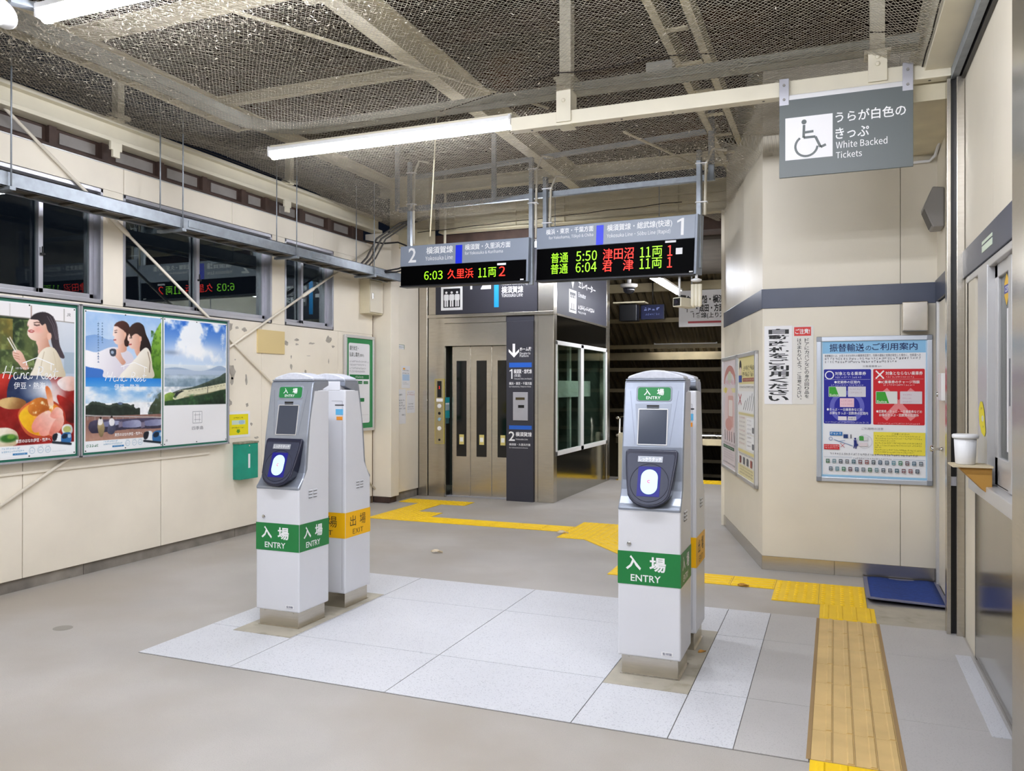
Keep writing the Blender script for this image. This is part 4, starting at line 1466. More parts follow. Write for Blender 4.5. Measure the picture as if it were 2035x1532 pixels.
p2.mix((YY > .54) * (YY < .74) * (n5 - .38) * 2.6, '#eef3f8')
blob(p2, k2, [(480, 690), (500, 650), (530, 632), (556, 620), (584, 632), (620, 660), (660, 690)], '#5c6c8c', col2='#3f4b66', ax=(540, 625, 540, 690))
p2.mix(np.exp(-((XX - .66) / .14) ** 2 - ((YY - .695) / .05) ** 2) * 1.1, '#f3f5f7')
hl_ = .70 - .055 * fbm(2 * NX, 2 * NY, 14, 33, .1) - .03 * np.exp(-((XX - .12) / .1) ** 2)
p2.mix((YY > hl_) * (YY < .79) * (XX < .62), '#39443a').mix((YY > hl_ + .02) * (YY < .79) * (XX < .7), '#262f28')
blob(p2, k2, [(706, 690), (712, 640), (735, 610), (752, 580), (785, 575), (790, 700)], '#2f3a2c', col2='#4d5a40', ax=(720, 690, 770, 590))
p2.mix((XX > .8) * (YY > .55) * (YY < .75) * (g2 - .5) * 3, '#7d93a6')
p2.mix((YY > .755) * (YY < .93) * 1., '#8f6a60').mix((YY > .82) * (YY < .93) * np.clip((YY - .82) / .1, 0, 1), '#b48a78')
pline(p2, k2, [(388, 688), (440, 690), (778, 690)], .006, '#b9b2b0')
for sx in range(400, 780, 34):
    pline(p2, k2, [(sx, 690), (sx, 712)], .003, '#a59c98')
blob(p2, k2, [(404, 742), (430, 712), (560, 704), (776, 694), (790, 740), (600, 752), (440, 776), (412, 768)], '#4d4862', n=3, col2='#2f2c40', ax=(500, 705, 500, 770))
for pts in ([(566, 718), (640, 706), (662, 714), (664, 738), (572, 744)], [(684, 710), (776, 700), (780, 726), (690, 734)], [(470, 722), (545, 712), (550, 730), (476, 744)]):
    blob(p2, k2, pts, '#a3a6c4', n=3, col2='#6f7296', ax=(*pts[1], *pts[4 if len(pts) > 4 else 3]))
for x0_ in (548, 664):
    p2.poly([k2(x0_, 718), k2(x0_ + 20, 714), k2(x0_ + 20, 740), k2(x0_, 746)], '#7d7488')
blob(p2, k2, [(452, 706), (466, 700), (474, 722), (480, 752), (470, 790), (456, 788), (446, 742)], '#cdb98c', col2='#7a6a48', ax=(460, 700, 465, 790))
blob(p2, k2, [(450, 708), (462, 700), (472, 712), (466, 732), (450, 734)], '#f0ece8')
p2.ell(*k2(461, 700), .014, .009, '#241c1a')
blob(p2, k2, [(496, 742), (514, 714), (528, 724), (534, 752), (520, 778), (496, 774)], '#62647e', col2='#3c3e54', ax=(500, 720, 525, 775))
blob(p2, k2, [(502, 710), (516, 700), (528, 712), (524, 734), (506, 736)], '#eeecee')
p2.ell(*k2(514, 694), .013, .009, '#241c1a')
p2.noise((YY > .64) * (YY < .93), .10, 30, 44)
p2.box(0, 1, .932, 1, '#f4f6f8')
train(p2, k2, 676, 758, 1.0)
# --- poster 3: clouds and a train on a hillside
p3 = Paint(NX, NY)


def k3(x, y):
    return (x - 790) / 300, (y - (208 + .11 * (x - 790))) / (622 - .17 * (x - 790))


XX, YY = p3.x, p3.y
n1, n2 = fbm(2 * NX, 2 * NY, 5, 51, 1.6), fbm(2 * NX, 2 * NY, 12, 61, 1.6)
p3.grad(0, .38, '#2768cc', '#d8e8f6').grad(.36, .54, '#dfe9f2', '#93aabd')
cl_ = n1 * 1.3 + n2 * .7 - .98 + .75 * np.exp(-((XX - .42) / .26) ** 2 - ((YY - .10) / .10) ** 2) - .5 * np.exp(-((XX - .72) / .2) ** 2 - ((YY - .13) / .06) ** 2) - .45 * np.exp(-((XX - .12) / .14) ** 2 - ((YY - .13) / .08) ** 2)
p3.mix((YY < .38) * cl_ * 3.2, '#f4f8fc')
p3.mix(np.exp(-((XX - .5) / .38) ** 2 - ((YY - .25) / .06) ** 2) * 1., '#fbfdff')
p3.mix(np.exp(-((XX - .1) / .12) ** 2 - ((YY - .265) / .018) ** 2) * .9, '#8fa0bd')
p3.mix((YY > .395 - .025 * np.exp(-((XX - .9) / .12) ** 2) - .012 * np.sin(XX * 9)) * (YY < .45) * .75, '#8aa2c2').mix((YY > .44) * (YY < .58) * (n2 * 1.6 - .35), '#6d8798').mix((YY > .40) * (YY < .47) * .35, '#dfe8f0')
blob(p3, k3, [(780, 600), (860, 560), (930, 545), (1000, 520), (1050, 500), (1100, 490), (1110, 660), (780, 660)], '#4d5c50', col2='#23372a', ax=(950, 520, 960, 620))
p3.mix((XX > .1) * (YY > .48) * (YY < .58) * (n2 - .45) * 3 * (YY > .66 - .22 * XX), '#2c3a33')
blob(p3, k3, [(784, 590), (815, 572), (840, 585), (835, 615), (800, 625), (780, 615)], '#9dbb5a', col2='#5f8236', ax=(800, 575, 810, 620))
q3 = [k3(*a) for a in ((827, 604), (838, 578), (862, 562), (905, 560), (1000, 545), (1100, 528), (1100, 560), (1000, 580), (880, 600), (838, 610))]
p3.poly(q3, '#dcd8b8')
p3.poly([k3(*a) for a in ((830, 596), (842, 574), (868, 562), (880, 566), (856, 580), (838, 600))], '#23282a')
pline(p3, k3, [(880, 598), (1000, 579), (1100, 559)], .006, '#8d8a66')
pline(p3, k3, [(995, 548), (995, 578)], .005, '#3f4034')
for sx in range(900, 1095, 16):
    pline(p3, k3, [(sx, 568 - (sx - 900) * .15), (sx + 8, 567 - (sx - 900) * .15)], .005, '#a9a584')
blob(p3, k3, [(780, 622), (860, 606), (960, 592), (1100, 566), (1110, 660), (780, 660)], '#2c4a30', col2='#16291c', ax=(950, 590, 955, 650))
p3.mix((YY > .6) * (YY < .70) * (n2 - .5) * 3, '#3f6a3c')
p3.noise((YY > .45) * (YY < .70), .14, 30, 71)
p3.box(0, 1, .69, 1, '#f3f2f3')
for p_ in (p1, p2, p3):
    p_.im = p_.im.reshape(NY, 2, NX, 2, 3).mean((1, 3))


def arcp(cx, cy_, rx, ry, a0, a1, n=10):
    return [(cx + rx * math.cos(math.radians(a0 + (a1 - a0) * i / n)), cy_ + ry * math.sin(math.radians(a0 + (a1 - a0) * i / n))) for i in range(n + 1)]


# thin slanted script 'Hana Rest' as pen strokes in a 7.6 x 1 box
SCRIPT = [[(0, .05), (.45, 1)], [(.75, 0), (1.25, 1)], [(-.05, .45), (.5, .52), (1.15, .5)],
          arcp(1.62, .25, .26, .26, 60, 400) + [(1.9, .1), (2.1, .05), (2.2, .2)], [(2.2, .02), (2.32, .48)], [(2.22, .1), (2.42, .42), (2.62, .48), (2.72, .36), (2.64, .06), (2.82, .05), (2.95, .2)],
          arcp(3.2, .25, .26, .26, 60, 400) + [(3.48, .1), (3.66, .05), (3.78, .2)],
          [(4.35, 0), (4.72, 1)], [(4.55, .92), (4.9, 1.0), (5.2, .9), (5.15, .66), (4.85, .52), (4.62, .5)], [(4.75, .5), (5.0, .2), (5.2, .02), (5.4, .1)],
          [(5.42, .24), (5.72, .3), (5.8, .44), (5.66, .5), (5.5, .4), (5.46, .16), (5.6, .02), (5.8, .06), (5.98, .22)],
          [(6.0, .2), (6.22, .48), (6.3, .3), (6.34, .1), (6.2, .0), (6.05, .08)], [(6.34, .1), (6.6, .2)], [(6.9, .9), (6.72, .2), (6.8, .02), (7.0, .06), (7.2, .22)], [(6.55, .62), (7.3, .66)]]


def board(name, y0, y1, label):
    b = thing(name, (WL + .05, (y0 + y1) / 2, .865), label, 'poster board', 'poster boards on the wall')
    z0, z1 = .868, 1.972
    B('back_board', WL + .034, WL + .05, y0, y1, z0, z1, GREENF if False else mat('dark_green_board', '#1f6b56', .5), b)
    fr = MB()
    for a in ((y0, y1, z0, z0 + .014), (y0, y1, z1 - .012, z1), (y0, y0 + .014, z0, z1), (y1 - .014, y1, z0, z1)):
        fr.box(WL + .032, WL + .066, *a)
    fr.build('board_frame', ALU, b, .002)
    return b


board('poster_board', 2.62, 4.205, 'green-backed poster board cut off at the picture edge, holding the food poster')
board('poster_board', 4.211, 5.737, 'green-backed poster board holding two posters beside the teal box')
FB = Face((WL + .0505, 4, 0), (0, 1, 0), (0, 0, 1))


def poster(name, y0, y1, p, label, words):
    t = thing(name, (WL + .0505, (y0 + y1) / 2, .9), label, 'poster', 'travel posters on the boards')
    z0, z1 = .898, 1.938
    MB().slab(y0 - 4, y1 - 4, z0, z1, 0, .0012, FB).build('paper_sheet', PAPER, t)
    k = Ink(FB, .0016)
    m = .012
    k.raster(p.im, y0 - 4 + m, y1 - 4 - m, z0 + m, z1 - m)
    W, H = y1 - y0 - 2 * m, z1 - z0 - 2 * m

    def U(u):
        return y0 - 4 + m + u * W

    def Vv(v):
        return z1 - m - v * H
    for kind, *a in words:
        if kind == 't':
            s, u0, u1, v0, v1, c, bd = a
            k.text(s, U(u0), U(u1), Vv(v1), Vv(v0), c, bd)
        elif kind == 'l':
            pts, wd, c = a
            k.line([(U(u), Vv(v)) for u, v in pts], wd, c)
        elif kind == 'r':
            u0, u1, v0, v1, c = a
            k.rect(U(u0), U(u1), Vv(v1), Vv(v0), c)
        elif kind == 'o':
            u, v, r_, c = a
            k.ring(U(u), Vv(v), r_, .003, c)
        elif kind == 'h':
            u0, u1, v0, v1 = a
            for st_ in SCRIPT:
                k.line([(U(u0 + (u1 - u0) * x_ / 7.6), Vv(v1 + (v0 - v1) * y_)) for x_, y_ in st_], .0055, '#ffffff')
                k.h -= k.step
        elif kind in ('f', 'fv'):
            u0, u1, v0, v1, c, sd_ = a
            k.fine(U(u0), U(u1), Vv(v1), Vv(v0), c, sd_, kind == 'fv')
    k.build('printed_picture', t)
    for yy_ in (y0 + .012, (y0 + y1) / 2, y1 - .012):
        for zz_ in (z0 + .012, z1 - .012):
            MB().lathe([(.005, 0), (.004, .004)], (WL + .0517, yy_, zz_), (1, 0, 0), 8).build('push_pin', BLACK, t)
    return t


def strip(line):
    w_ = [('t', line, .36, .73, .885, .91, '#ffffff', .01), ('r', .33, .48, .975, .988, '#3a82b8'), ('f', .35, .46, .978, .985, '#d8ecf8', 3),
          ('f', .22, .40, .936, .948, '#8db9d4', 4), ('f', .22, .45, .955, .967, '#8db9d4', 5), ('f', .75, .9, .978, .984, '#c2ccd2', 6)]
    for i, u in enumerate((.53, .62, .70)):
        w_ += [('o', u, .965, .022, '#a9c4d4'), ('f', u - .02, u + .02, .96, .972, '#8db9d4', 7 + i), ('f', u - .025, u + .025, .935, .943, '#b5c6d0', 17 + i)]
    return w_


house = [('l', [(.43, .385), (.585, .345), (.77, .39)], .006, '#ffffff'), ('l', [(.47, .375), (.47, .40)], .006, '#ffffff'), ('l', [(.735, .385), (.735, .43)], .006, '#ffffff')]
poster('travel_poster', 3.462, 4.176, p1, 'poster of a woman with chopsticks above a seafood bowl',
       house + [('h', .23, .84, .405, .49), ('t', 'はなれすと', .36, .54, .412, .425, '#ffffff', 0), ('t', '伊豆・熱海', .34, .67, .51, .555, '#ffffff', 0),
                ('t', 'JR', .91, .955, .028, .05, '#1a1a1a', 0)] + strip('東京のはなれ伊豆・熱海へ'))
poster('travel_poster', 4.246, 4.975, p2, 'poster of two smiling women above a blue sea terrace',
       [('l', [(.44, .39), (.62, .355), (.8, .395)], .005, '#ffffff'), ('l', [(.48, .38), (.48, .41)], .005, '#ffffff'), ('l', [(.76, .39), (.76, .43)], .005, '#ffffff'),
        ('h', .24, .81, .43, .50), ('t', '伊豆・熱海', .355, .69, .52, .565, '#ffffff', 0), ('t', 'JR', .92, .96, .075, .095, '#1a1a1a', 0),
        ('fv', .19, .215, .07, .22, '#5b7aa3', 21), ('fv', .14, .165, .07, .36, '#5b7aa3', 22), ('f', .01, .15, .955, .975, '#4a8a66', 23)] + strip('東京のはなれ伊豆・熱海へ'))
poster('travel_poster', 4.986, 5.717, p3, 'poster of a pale train on a hillside under blue cloudy sky',
       [('r', .435, .59, .745, .845, '#9a9a9e'), ('r', .441, .584, .749, .841, '#f3f2f3'), ('l', [(.48, .755), (.48, .835)], .003, '#8a8a8e'), ('l', [(.545, .755), (.545, .835)], .003, '#8a8a8e'),
        ('l', [(.46, .775), (.565, .775)], .003, '#8a8a8e'), ('l', [(.46, .815), (.565, .815)], .003, '#8a8a8e'), ('t', '四季島', .425, .61, .87, .90, '#8a8a8e', 0),
        ('fv', .93, .95, .08, .22, '#dfeaf8', 31), ('t', 'JR', .012, .045, .962, .98, '#1a1a1a', 0)])
# ================================================================== SMALL THINGS ON THE LEFT WALL
t = thing('suggestion_box', (WL + .05, 5.97, .53), 'teal steel box with sloping front below the yellow notice', 'wall box')
B('box_body', WL + .001, WL + .085, 5.855, 6.10, .53, .855, TEAL, t, .004)
B('box_lid', WL + .001, WL + .09, 5.85, 6.105, .855, .872, mat('worn_steel', '#9a9a86', .5, .4, var=.3, scale=30), t, .002)
MB().lathe([(.008, 0), (.007, .004)], (WL + .085, 5.975, .835), (1, 0, 0), 10).build('lock', CHROME, t)
B('narrow_label', WL + .085, WL + .0865, 5.962, 5.988, .63, .76, PAPER, t)
F1 = Face((WL + .0005, 4, 0), (0, 1, 0), (0, 0, 1))
t = thing('yellow_notice', (WL, 5.92, .92), 'small yellow notice with green arrow above the teal box', 'notice')
MB().slab(1.765, 2.085, .91, 1.15, 0, .0015, F1).build('paper_sheet', PAPER, t)
k = Ink(F1, .002)
k.rect(1.79, 2.06, .935, 1.125, '#efe11e').fine(1.86, 1.99, 1.085, 1.1, '#3a3a10', 1).rect(1.84, 2.02, 1.03, 1.07, '#cfe0d0').poly(ell(1.97, 1.05, .04, .02), '#a9c8d8').fine(1.84, 2.0, .995, 1.008, '#5a5a20', 2)
k.poly([(1.905, .985), (1.945, .985), (1.945, .968), (1.955, .968), (1.925, .948), (1.895, .968), (1.905, .968)], '#5f9a2a').build('printed_notice', t)
t = MB().slab(2.178, 2.585, 1.70, 1.925, .0, .012, F1).build('blank_plate', BEIGEP, None, .002)
tag(t, 'blank beige cover plate screwed under the window corner', 'plate')

t = thing('fuse_box', (WL + .1, 8.0, 2.2), 'cream steel fuse box with door handle high in the corner', 'fuse box')
q0, q1 = at(716, 560, X=WL + .2), at(766, 630, X=WL + .2)
B('box_body', WL, WL + .13, 7.965, 8.255, 2.225, 2.62, BEAMC, t, .004)
B('box_door', WL + .13, WL + .142, 7.975, 8.245, 2.24, 2.605, CREAM2, t, .003)
MB().box(WL + .142, WL + .152, 8.0, 8.02, 2.39, 2.46).box(WL + .152, WL + .158, 8.003, 8.017, 2.395, 2.455).build('door_handle', CHROME, t, .002)

t = thing('information_board', (WL + .02, 8.03, .86), 'green framed refund information board near the lift corner', 'information board')
F2 = Face((WL + .024, 4, 0), (0, 1, 0), (0, 0, 1))
cG = Crop(680, 660, .13055)
a0, a1, b0, b1 = 3.66, 4.2, .90, 1.93
B('backing', WL + .002, WL + .022, 4 + a0 - .03, 4 + a1 + .03, b0 - .03, b1 + .03, ALUL, t)
fr = MB()
for q in ((a0 - .035, a1 + .035, b0 - .035, b0), (a0 - .035, a1 + .035, b1, b1 + .035), (a0 - .035, a0, b0, b1), (a1, a1 + .035, b0, b1)):
    fr.slab(*q, -.005, .012, F2)
fr.build('board_frame', ALUL, t, .005)
k = Ink(F2, .0006)
k.rect(a0, a1, b0, b1, '#2f8a52')
W_, H_ = a1 - a0, b1 - b0
g0, g1, h0, h1 = a0 + .04, a1 - .06, b0 + .06, b1 - .055
k.poly(rrect(g0, g1, h0, h1, .025), '#eeeef2')


def GR(x0, y0, x1, y1):
    return (g0 + (g1 - g0) * (x0 - 60) / 450, g0 + (g1 - g0) * (x1 - 60) / 450, h1 - (h1 - h0) * (y1 - 190) / 1195, h1 - (h1 - h0) * (y0 - 190) / 1195)


k.text('運行状況・', *GR(80, 232, 262, 300), '#203028', .01).text('払戻し案内', *GR(80, 325, 280, 395), '#203028', .01).text('(無料)', *GR(292, 345, 383, 395), '#203028', .0)
for i, y in enumerate((450, 500, 550, 598)):
    k.fine(*GR(80, y, (485, 432, 432, 405)[i], y + 26), '#8a8a92', 60 + i)
k.rect(*GR(78, 658, 497, 725), '#1d7a42').fine(*GR(200, 680, 380, 710), '#e8f4ea', 70)
k.rect(*GR(255, 752, 345, 797), '#1d7a42').rect(*GR(374, 755, 474, 797), '#1d7a42').fine(*GR(385, 768, 465, 785), '#e8f4ea', 72).fine(*GR(265, 768, 340, 785), '#e8f4ea', 73)
k.poly(rrect(*GR(250, 1010, 388, 1065), .008), '#1d7a42').rect(*GR(85, 1262, 485, 1265), '#c2c2c8')
k.build('printed_notice', t)

# notices on the pier
FPI = Face((-4.884, 8.7, 0), (0, 1, 0), (0, 0, 1))
cP = Crop(680, 660, .13055)


def notice(name, x0, y0, x1, y1, label, deco, base='#f0eff0'):
    a0, a1, b0, b1 = rect(FPI, cP, x0, y0, x1, y1)
    t = thing(name, tuple(FPI.pt((a0 + a1) / 2, b0)), label, 'notice')
    MB().slab(a0, a1, b0, b1, 0, .0015, FPI).build('paper_sheet', PAPER if base == '#f0eff0' else mat('yellowed_paper', base, .6), t)
    k = Ink(FPI, .002)
    for d_ in deco:
        u0, u1, v0, v1 = d_[1:5]
        r_ = (a0 + (a1 - a0) * u0, a0 + (a1 - a0) * u1, b1 - (b1 - b0) * v1, b1 - (b1 - b0) * v0)
        (k.rect if d_[0] == 'r' else k.fine)(*r_, *d_[5:])
    k.build('printed_notice', t)


notice('wall_notice', 905, 515, 1030, 850, 'white notice with pale blue picture, upper one on the corner pier',
       [('r', .15, .4, .08, .16, '#e8a94a'), ('f', .1, .9, .17, .22, '#444444', 1), ('f', .1, .9, .3, .35, '#444444', 2), ('r', .08, .92, .38, .66, '#bcd3ea'), ('f', .1, .6, .72, .77, '#999999', 3), ('f', .1, .8, .8, .84, '#999999', 4)])
notice('wall_notice', 845, 870, 965, 1390, 'tall white notice with bold black lines, lower one on the corner pier',
       [('f', .1, .6, .13, .18, '#333333', 5), ('f', .05, .9, .29, .34, '#333333', 6), ('f', .05, .6, .37, .42, '#333333', 7), ('f', .05, .8, .45, .5, '#333333', 8), ('f', .05, .95, .53, .58, '#333333', 9), ('f', .05, .35, .61, .65, '#333333', 10), ('f', .5, .9, .72, .77, '#333333', 11)])
notice('wall_notice', 985, 890, 1105, 1225, 'white notice headed in red beside the tall notice on the pier',
       [('f', .1, .8, .06, .1, '#c06a5a', 12), ('f', .05, .9, .13, .22, '#d08a7a', 13), ('f', .2, .8, .56, .62, '#777777', 14), ('f', .1, .85, .7, .75, '#555555', 15), ('f', .1, .85, .8, .84, '#777777', 16)])
notice('wall_notice', 850, 185, 945, 262, 'tiny green-edged label high on the corner pier', [('r', 0, 1, 0, .1, '#2a6a4a'), ('r', 0, 1, .45, .52, '#2a6a4a'), ('r', .93, 1, 0, 1, '#2a6a4a'), ('f', .1, .6, .6, .8, '#777777', 18)])

# ================================================================== ELEVATOR
EY = 9.03
ev = thing('elevator', (-4.0, 10.3, 0), 'stainless lift tower with glazed side and charcoal signs', 'elevator')
B('corner_post', -4.912, -4.765, EY - .02, EY + .1, 0, 3.2, STEEL, ev, .004)
B('front_panel', -4.757, -4.534, EY, EY + .12, 0, 2.241, STEEL, ev)
B('front_panel', -4.534, -3.683, EY, EY + .12, 1.889, 2.165, STEEL, ev)
B('front_panel', -4.757, -4.655, EY, EY + .1, 2.285, 3.2, STEEL, ev)
B('indicator_strip', -4.65, -3.70, EY - .004, EY + .02, 2.17, 2.237, STEEL, ev, .002)
B('indicator_strip', -3.695, -3.335, EY - .004, EY + .02, 2.17, 2.237, ELEVSIGN, ev, .002)
B('cross_rail', -4.76, -3.08, EY - .025, EY + .05, 2.241, 2.28, STEEL, ev, .003)
B('corner_post', -3.287, -3.088, EY - .005, EY + .12, 0, 3.2, STEEL, ev, .004)
B('slim_trim', -3.332, -3.29, EY, EY + .1, 0, 2.24, STEEL, ev)
B('jamb', -4.536, -4.526, EY + .0, EY + .14, 0, 1.889, STEELM, ev)
B('shaft_wall', -4.9, -4.85, EY + .1, 11.55, 0, 3.2, STEEL, ev)
B('shaft_wall', -4.85, -3.1, 11.5, 11.55, 0, 3.2, mat('shaft_grey_green', '#5c6a60', .7, var=.2, scale=3), ev)
B('tower_top', -4.9, -3.1, EY + .05, 11.55, 3.16, 3.2, BEAMC, ev)
bx_ = (-4.482, -4.245, -3.96, -3.665)
for i in range(3):
    dy = EY + .115 + .014 * i
    dl = B('door_leaf', bx_[i] + .001, bx_[i + 1] + .012, dy, dy + .02, .012, 1.885, STEEL, ev, .002)
    x0 = (-4.42, -4.15, -3.87)[i]
    B('door_glass', x0, x0 + .138, dy - .003, dy + .004, .505, 1.705, mat('dark_glass', '#07090a', .08), dl, .002)
    B('door_sticker', x0 + .04, x0 + .105, dy - .005, dy - .003, .655, .78, mat('yellow_sticker', '#d8c878', .6), dl)
    B('sticker_picture', x0 + .05, x0 + .095, dy - .006, dy - .005, .69, .745, mat('pale_print', '#f0efe6', .6), dl)
B('door_sill', -4.53, -3.66, EY + .06, EY + .17, .002, .014, ALU, ev)
F3 = Face((-4, EY - .001, 0), (1, 0, 0), (0, 0, 1))
c7 = Crop(820, 560, .3002)
# call panel
a0, a1, b0, b1 = rect(F3, c7, 152, 645, 208, 1070)
cpn = MB().slab(a0, a1, b0, b1, 0, .01, F3).build('call_panel', mat('brass_tint_steel', '#bdb08a', .3, .7), ev, .002)
k = MB()
for q in ((a0 - .004, a1 + .004, b0 - .004, b0), (a0 - .004, a1 + .004, b1, b1 + .004), (a0 - .004, a0, b0, b1), (a1, a1 + .004, b0, b1)):
    k.slab(*q, 0, .012, F3)
k.build('yellow_edge', mat('yellow_edge', '#d8c64a', .5), cpn)
MB().slab(*rect(F3, c7, 166, 657, 194, 765), .01, .012, F3).build('floor_display', BLACK, cpn)
txt(cpn, '1', F3, rect(F3, c7, 176, 690, 184, 708), LEDR, .013)
MB().slab(*rect(F3, c7, 160, 772, 202, 793), .01, .0115, F3).build('panel_label', PAPER, cpn)
for y, r_, m_ in ((822, .028, WHITEP), (870, .018, BLACK), (910, .022, mat('pale_blue_button', '#8fb0c0', .4)), (970, .028, WHITEP), (1045, .014, BLACK)):
    a, b = F3.uv(*c7(180, y))
    MB().lathe([(r_, .01), (r_, .016), (r_ * .8, .018)], F3.pt(a, b), F3.n, 16).build('call_button', m_, cpn)
a0, a1, b0, b1 = rect(F3, c7, 211, 765, 258, 905)
k = Ink(Face((-4.5255, EY + .1, 0), (0, 1, 0), (0, 0, 1)), .001)
k.rect(-.095, .03, b0, b1, '#2aa0a8').rect(-.085, .02, b0 + .1, b1 - .07, '#eef2f2')
for i in range(4):
    for j in range(2):
        k.rect(-.078 + .025 * i, -.064 + .025 * i, b1 - .17 - j * .16, b1 - .09 - j * .16, '#4a7a80')
k.build('priority_sticker', ev)
# charcoal pillar sign
dp = B('line_sign', -3.683, -3.334, EY - .03, EY + .1, 0, 2.172, ELEVSIGN, ev, .003)
F4 = Face((-3.5, EY - .0302, 0), (1, 0, 0), (0, 0, 1))
cD = Crop(1000, 660, .1566)


def dt(s, x0, y0, x1, y1, m_=TXTW, bold=0.):
    txt(dp, s, F4, rect(F4, cD, x0, y0, x1, y1), m_, .0012, bold)


ar = MB()
a, b = zip(*[F4.uv(*cD(*q)) for q in ((120, 147), (152, 147), (152, 265), (202, 215), (202, 250), (137, 322), (70, 250), (70, 215), (120, 265))])
ar.fprism(list(zip(a, b)), F4, .0005, .0015).build('arrow', TXTW, dp)
dt('ホーム階', 210, 190, 360, 238, bold=.02)
dt('Elevator to', 210, 252, 345, 282)
dt('Platform', 210, 285, 322, 315)
for y0, y1 in ((388, 445), (1182, 1238)):
    MB().slab(*rect(F4, cD, 76, y0, 362, y1), .0003, .0015, F4).build('blue_bar', BLUE2, dp)
dt('|1', 82, 470, 118, 592)
dt('横須賀・総武線', 135, 470, 362, 525, bold=.02)
dt('(快速)', 140, 530, 222, 575)
dt('Yokosuka-Sōbu Line (Rapid)', 138, 582, 360, 604)
dt('横浜・東京・千葉方面', 76, 632, 362, 670, bold=.01)
dt('for Yokohama, Tōkyō & Chiba', 76, 682, 352, 704)
dt('2', 70, 1258, 148, 1380, bold=.01)
dt('横須賀線', 158, 1265, 362, 1328, bold=.02)
dt('Yokosuka Line', 158, 1345, 312, 1372)
dt('横須賀・久里浜方面', 76, 1408, 345, 1446, bold=.01)
dt('for Yokosuka & Kurihama', 76, 1455, 312, 1478)
pp = MB().slab(*rect(F4, cD, 126, 760, 314, 1122), 0, .006, F4).build('reader_plate', ALU, dp, .002)
MB().slab(*rect(F4, cD, 160, 827, 275, 860), .006, .0075, F4).build('reader_window', mat('amber_smoke', '#4a4026', .2), pp)
MB().slab(*rect(F4, cD, 192, 924, 268, 962), .006, .0075, F4).build('reader_window', BLACK, pp)
# header sign
hd = B('header_sign', -4.652, -3.292, EY - .012, EY + .08, 2.283, 3.1, ELEVSIGN, ev, .002)
F5 = Face((-4, EY - .0122, 0), (1, 0, 0), (0, 0, 1))
cH = Crop(860, 560, .1032)


def pictogram(fc, a0, a1, b0, b1, parent):
    k = Ink(fc, .0008)
    w_, h_ = a1 - a0, b1 - b0
    k.rect(a0, a1, b0, b1, '#f2f2f2').rect(a0 + w_ * .11, a1 - w_ * .11, b0 + h_ * .11, b1 - h_ * .11, '#26262c')
    for i in range(3):
        cx = a0 + w_ * (.25 + .25 * i)
        k.poly(ell(cx, b0 + h_ * .73, w_ * .055, h_ * .05, 14), '#f2f2f2')
        k.poly(rrect(cx - w_ * .115, cx + w_ * .115, b0 + h_ * .40, b0 + h_ * .66, w_ * .05, 3), '#f2f2f2')
        k.rect(cx - w_ * .085, cx - w_ * .015, b0 + h_ * .15, b0 + h_ * .42, '#f2f2f2').rect(cx + w_ * .015, cx + w_ * .085, b0 + h_ * .15, b0 + h_ * .42, '#f2f2f2')
    k.build('lift_pictogram', parent)


pictogram(F5, *rect(F5, cH, 160, 90, 574, 540), hd)
a0, a1, b0, b1 = rect(F5, cH, 708, -170, 762, 145)
txt(hd, '|1', F5, (a0 - .03, a1, b0, b0 + .3), TXTW, .001, .01)
a0, a1, b0, b1 = rect(F5, cH, 925, -170, 1122, 136)
txt(hd, '2', F5, (a0, a1, b0, b0 + .3), TXTW, .001, .01)
MB().slab(*rect(F5, cH, 1182, -330, 1270, 486), .0004, .0015, F5).build('line_bar', SKYBAR, hd)
txt(hd, '横須賀線', F5, rect(F5, cH, 1325, 92, 1742, 205), TXTW, .001, .015)
txt(hd, 'Yokosuka Line', F5, rect(F5, cH, 1325, 215, 1732, 280), TXTW, .001)
txt(hd, 'Yokosuka-Sōbu Line (Rapid)', F5, rect(F5, cH, 1325, -5, 1885, 60), TXTW, .001)
txt(hd, '横須賀・総武線(快速)', F5, rect(F5, cH, 1325, -150, 1885, -35), TXTW, .001, .015)
# glazed side
XS_ = -3.092
B('side_sign', XS_ - .02, XS_, EY + .12, 11.45, 2.262, 3.1, ELEVSIGN, ev)
B('side_rail', XS_ - .03, XS_ + .012, EY + .12, 11.55, 2.235, 2.262, STEEL, ev, .002)
B('side_panel', XS_ - .02, XS_ - .002, EY + .12, 11.45, 1.93, 2.235, mat('black_glass_panel', '#0e0d0b', .12), ev)
B('side_panel', XS_ - .02, XS_, EY + .12, 11.45, 0, .55, STEELM, ev)
B('corner_post', XS_ - .1, XS_ + .006, 11.42, 11.58, 0, 3.2, STEEL, ev, .003)
fr = MB()
fr.box(XS_ - .03, XS_ + .012, EY + .08, 11.42, .55, .605).box(XS_ - .03, XS_ + .012, EY + .08, 11.42, 1.885, 1.935)
fr.box(XS_ - .03, XS_ + .012, EY + .08, EY + .12, .55, 1.93).box(XS_ - .03, XS_ + .012, 11.36, 11.42, .55, 1.93).box(XS_ - .03, XS_ + .012, 10.12, 10.24, .55, 1.93)
sf = fr.build('side_window_frame', WHITEP, ev, .003)
for y0, y1 in ((EY + .12, 10.12), (10.24, 11.36)):
    B('pane', XS_ - .012, XS_ - .006, y0, y1, .6, 1.89, GLASSE, sf)
for y in (9.35, 9.95, 10.5, 11.05):
    B('guide_rail', -3.4, -3.36, y, y + .07, .1, 2.4, mat('pale_green_steel', '#b9c4bd', .5), ev)
B('shaft_beam', -3.42, -3.33, EY + .15, 11.4, 1.24, 1.46, MATS['pale_green_steel'], ev)
B('shaft_wall', -4.84, -3.8, 9.4, 9.44, .1, 3.0, MATS['shaft_grey_green'], ev)
F6 = Face((XS_ + .0002, 10, 0), (0, 1, 0), (0, 0, 1))
